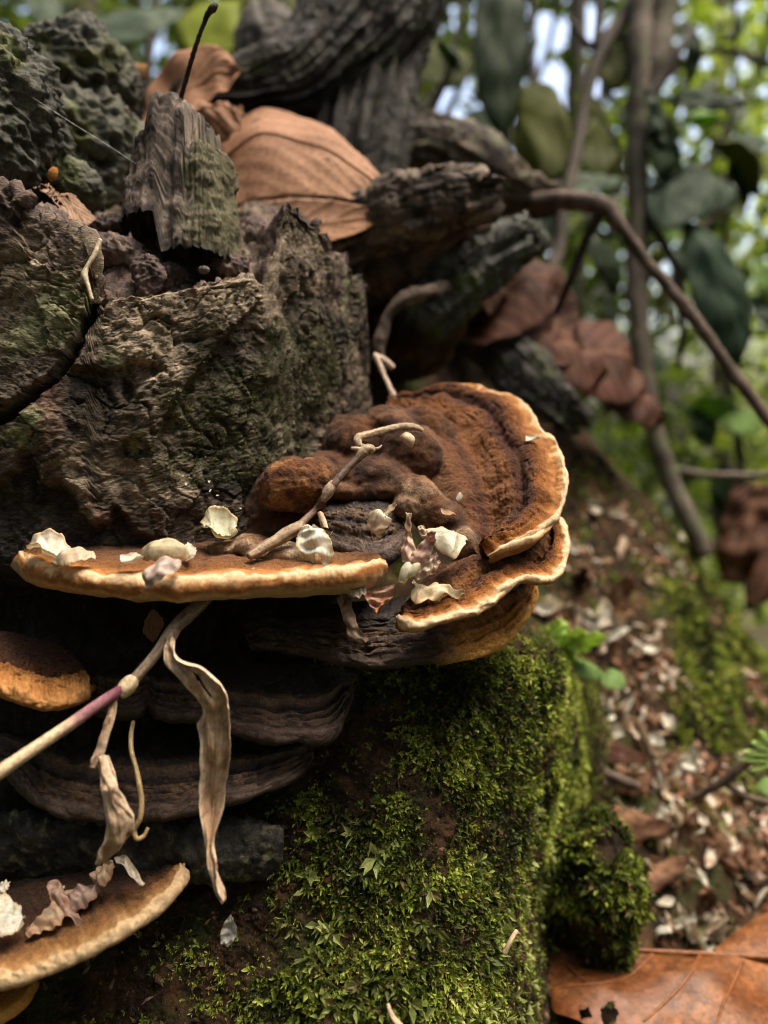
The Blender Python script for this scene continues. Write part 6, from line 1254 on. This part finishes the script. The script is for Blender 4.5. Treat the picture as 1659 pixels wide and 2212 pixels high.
HOLES = [(340, 105, 34, 34), (328, 155, 14, 14), (632, 25, 30, 26), (970, 190, 58, 48), (965, 250, 50, 36), (882, 145, 22, 18), (935, 68, 24, 20), (1035, 60, 20, 50), (1190, 70, 44, 60), (1262, 60, 44, 62), (1160, 130, 26, 34), (1195, 170, 46, 50), (1200, 235, 40, 50), (1330, 160, 30, 70), (1290, 190, 26, 30), (1500, 60, 30, 30), (1490, 120, 26, 30), (1035, 240, 18, 20), (985, 350, 20, 26), (1100, 260, 18, 18), (1300, 330, 24, 40)]
def foliage(name, label, count, d0, d1, size, cols, seed, um_=(-350, 2050), vmx=(-700, 1350), thr=-.25, fq=1.4, hs=1.0, kind='stuff'):
    r = np.random.default_rng(seed)
    n0 = count*3
    u_ = r.uniform(*um_, n0); v_ = r.uniform(*vmx, n0); d_ = (r.random(n0)*(d1**2-d0**2)+d0**2)**.5
    p = np.stack([(u_-829.5)/1659*d_, d_, (1106-v_)/1659*d_], -1)
    keep = fbm(p, fq, 3, seed) > thr
    for (a, b, ra, rb) in HOLES: keep &= ((u_-a)/(ra*hs))**2+((v_-b)/(rb*hs))**2 > 1
    keep &= r.random(n0) < np.where((u_ > 1420), .62, 1.0)
    p = p[keep][:count]; uu = u_[keep][:count]; vv = v_[keep][:count]; k = len(p)
    s = size*(.6+.8*r.random(k))*(p[:, 1]/d1)**.3
    ax = norm(r.normal(size=(k, 3))+np.array([0, 0, -.4])); no = norm(r.normal(size=(k, 3))+np.array([0, -.5, .9])); sd = norm(np.cross(ax, no)); no = np.cross(sd, ax)
    L_, W_ = s[:, None], (s*.26)[:, None]
    v4 = np.stack([p-ax*L_*.5, p-ax*L_*.15+sd*W_+no*W_*.3, p+ax*L_*.2+sd*W_*.85+no*W_*.2, p+ax*L_*.55-no*L_*.08, p+ax*L_*.2-sd*W_*.85+no*W_*.2, p-ax*L_*.15-sd*W_+no*W_*.3], 1)
    bright = np.clip(.31+.5*fbm(p, .9, 3, seed+1)*1.5+.40*sm(1400, 1580, uu)+.16*r.normal(size=k)+.12*sm(600, 1000, vv), 0, 1)  # lit look of the right-hand foliage is put into the leaf colour
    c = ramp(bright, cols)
    idx = np.arange(k)[:, None]*6
    F = np.concatenate([idx+[0, 1, 2, 3], idx+[0, 3, 4, 5]], 0)
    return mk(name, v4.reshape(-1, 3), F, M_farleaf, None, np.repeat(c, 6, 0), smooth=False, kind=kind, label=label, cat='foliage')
FC = [(0, (.022, .035, .010)), (.3, (.055, .08, .014)), (.55, (.15, .19, .03)), (.8, (.30, .36, .09)), (1, (.46, .50, .20))]
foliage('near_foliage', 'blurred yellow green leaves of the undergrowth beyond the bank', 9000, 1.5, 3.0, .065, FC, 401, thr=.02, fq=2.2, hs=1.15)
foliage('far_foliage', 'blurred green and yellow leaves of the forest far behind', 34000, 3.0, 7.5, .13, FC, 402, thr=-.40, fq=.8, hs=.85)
for k, (uu, d_, r0, lb) in enumerate(((1250, 3.2, .05, 'grey far trunk between the two saplings'), (930, 3.6, .06, 'pale far trunk just right of the dark root'), (1560, 4.2, .06, 'far trunk behind the bright foliage at the right'), (180, 3.4, .07, 'dim far trunk above the burls at the left'), (1090, 5.0, .07, 'dark far trunk behind the slender stem'))):
    t_ = thing('tree', lb, 'tree', P(uu, 1400, d_))
    tube('trunk', [(uu+10, 1500, d_, r0*1.2), (uu, 900, d_, r0), (uu-8, 300, d_, r0*.85), (uu+6, -300, d_, r0*.75), (uu+12, -900, d_, r0*.6)], M_stem, brk, 50, 16, ((4, .01, 3, False, k),), t_)
    tube('branch', [(uu, 320, d_, r0*.4), (uu+90, 120, d_-.1, r0*.3), (uu+130, -160, d_-.2, r0*.2)], M_stem, brk, 30, 10, (), t_)
# unseen undergrowth and crowns added beside, behind and above the phone to cut the skylight
def surround(name, label, count, r0, r1, z0, z1, size, seed):
    r = np.random.default_rng(seed)
    a = r.uniform(math.radians(35), math.radians(325), count*2); rad = r.uniform(r0, r1, count*2); z = r.uniform(z0, z1, count*2)
    p = np.stack([np.sin(a)*rad, np.cos(a)*rad, z], -1)
    p = p[fbm(p, .7, 3, seed) > -.12][:count]; k = len(p)
    s = size*(.6+.8*r.random(k))
    ax = norm(r.normal(size=(k, 3))+np.array([0, 0, -.4])); no = norm(r.normal(size=(k, 3))+np.array([0, 0, .9])); sd = norm(np.cross(ax, no)); no = np.cross(sd, ax)
    L_, W_ = s[:, None], (s*.28)[:, None]
    v4 = np.stack([p-ax*L_*.5, p-ax*L_*.15+sd*W_+no*W_*.3, p+ax*L_*.2+sd*W_*.85+no*W_*.2, p+ax*L_*.55-no*L_*.08, p+ax*L_*.2-sd*W_*.85+no*W_*.2, p-ax*L_*.15-sd*W_+no*W_*.3], 1)
    c = ramp(np.clip(.30+.18*r.normal(size=k), 0, 1), FC)
    idx = np.arange(k)[:, None]*6
    mk(name, v4.reshape(-1, 3), np.concatenate([idx+[0, 1, 2, 3], idx+[0, 3, 4, 5]], 0), M_farleaf, None, np.repeat(c, 6, 0), smooth=False, kind='stuff', label=label, cat='foliage')
surround('sky_blocking_foliage', 'unseen undergrowth added at the sides and behind the phone to block low sky', 16000, 2.2, 5.5, -1.0, 3.2, .26, 501)  # leaf ring out of view, added to block low sky and deepen shade

def crowns(name, label, count, seed):  # canopy out of view, added so less light reaches the ground
    r = np.random.default_rng(seed)
    a = r.uniform(0, 2*np.pi, count*3); rad = 5.5*np.sqrt(r.random(count*3)); z = r.uniform(3.6, 5.6, count*3)
    p = np.stack([np.sin(a)*rad, np.cos(a)*rad, z], -1)
    p = p[fbm(p, .6, 3, seed) > -.05][:count]; k = len(p)
    s = .34*(.6+.8*r.random(k))
    ax = norm(r.normal(size=(k, 3))*np.array([1, 1, .4])); no = norm(.5*r.normal(size=(k, 3))+np.array([0, 0, 1.])); sd = norm(np.cross(ax, no)); no = np.cross(sd, ax)
    L_, W_ = s[:, None], (s*.3)[:, None]
    v4 = np.stack([p-ax*L_*.5, p-ax*L_*.15+sd*W_+no*W_*.3, p+ax*L_*.2+sd*W_*.85+no*W_*.2, p+ax*L_*.55-no*L_*.08, p+ax*L_*.2-sd*W_*.85+no*W_*.2, p-ax*L_*.15-sd*W_+no*W_*.3], 1)
    c = ramp(np.clip(.28+.16*r.normal(size=k), 0, 1), FC)
    idx = np.arange(k)[:, None]*6
    mk(name, v4.reshape(-1, 3), np.concatenate([idx+[0, 1, 2, 3], idx+[0, 3, 4, 5]], 0), M_farleaf, None, np.repeat(c, 6, 0), smooth=False, kind='stuff', label=label, cat='foliage')
crowns('ground_dimming_foliage', 'unseen crown leaves added overhead to dim the light on the ground', 1500, 601)
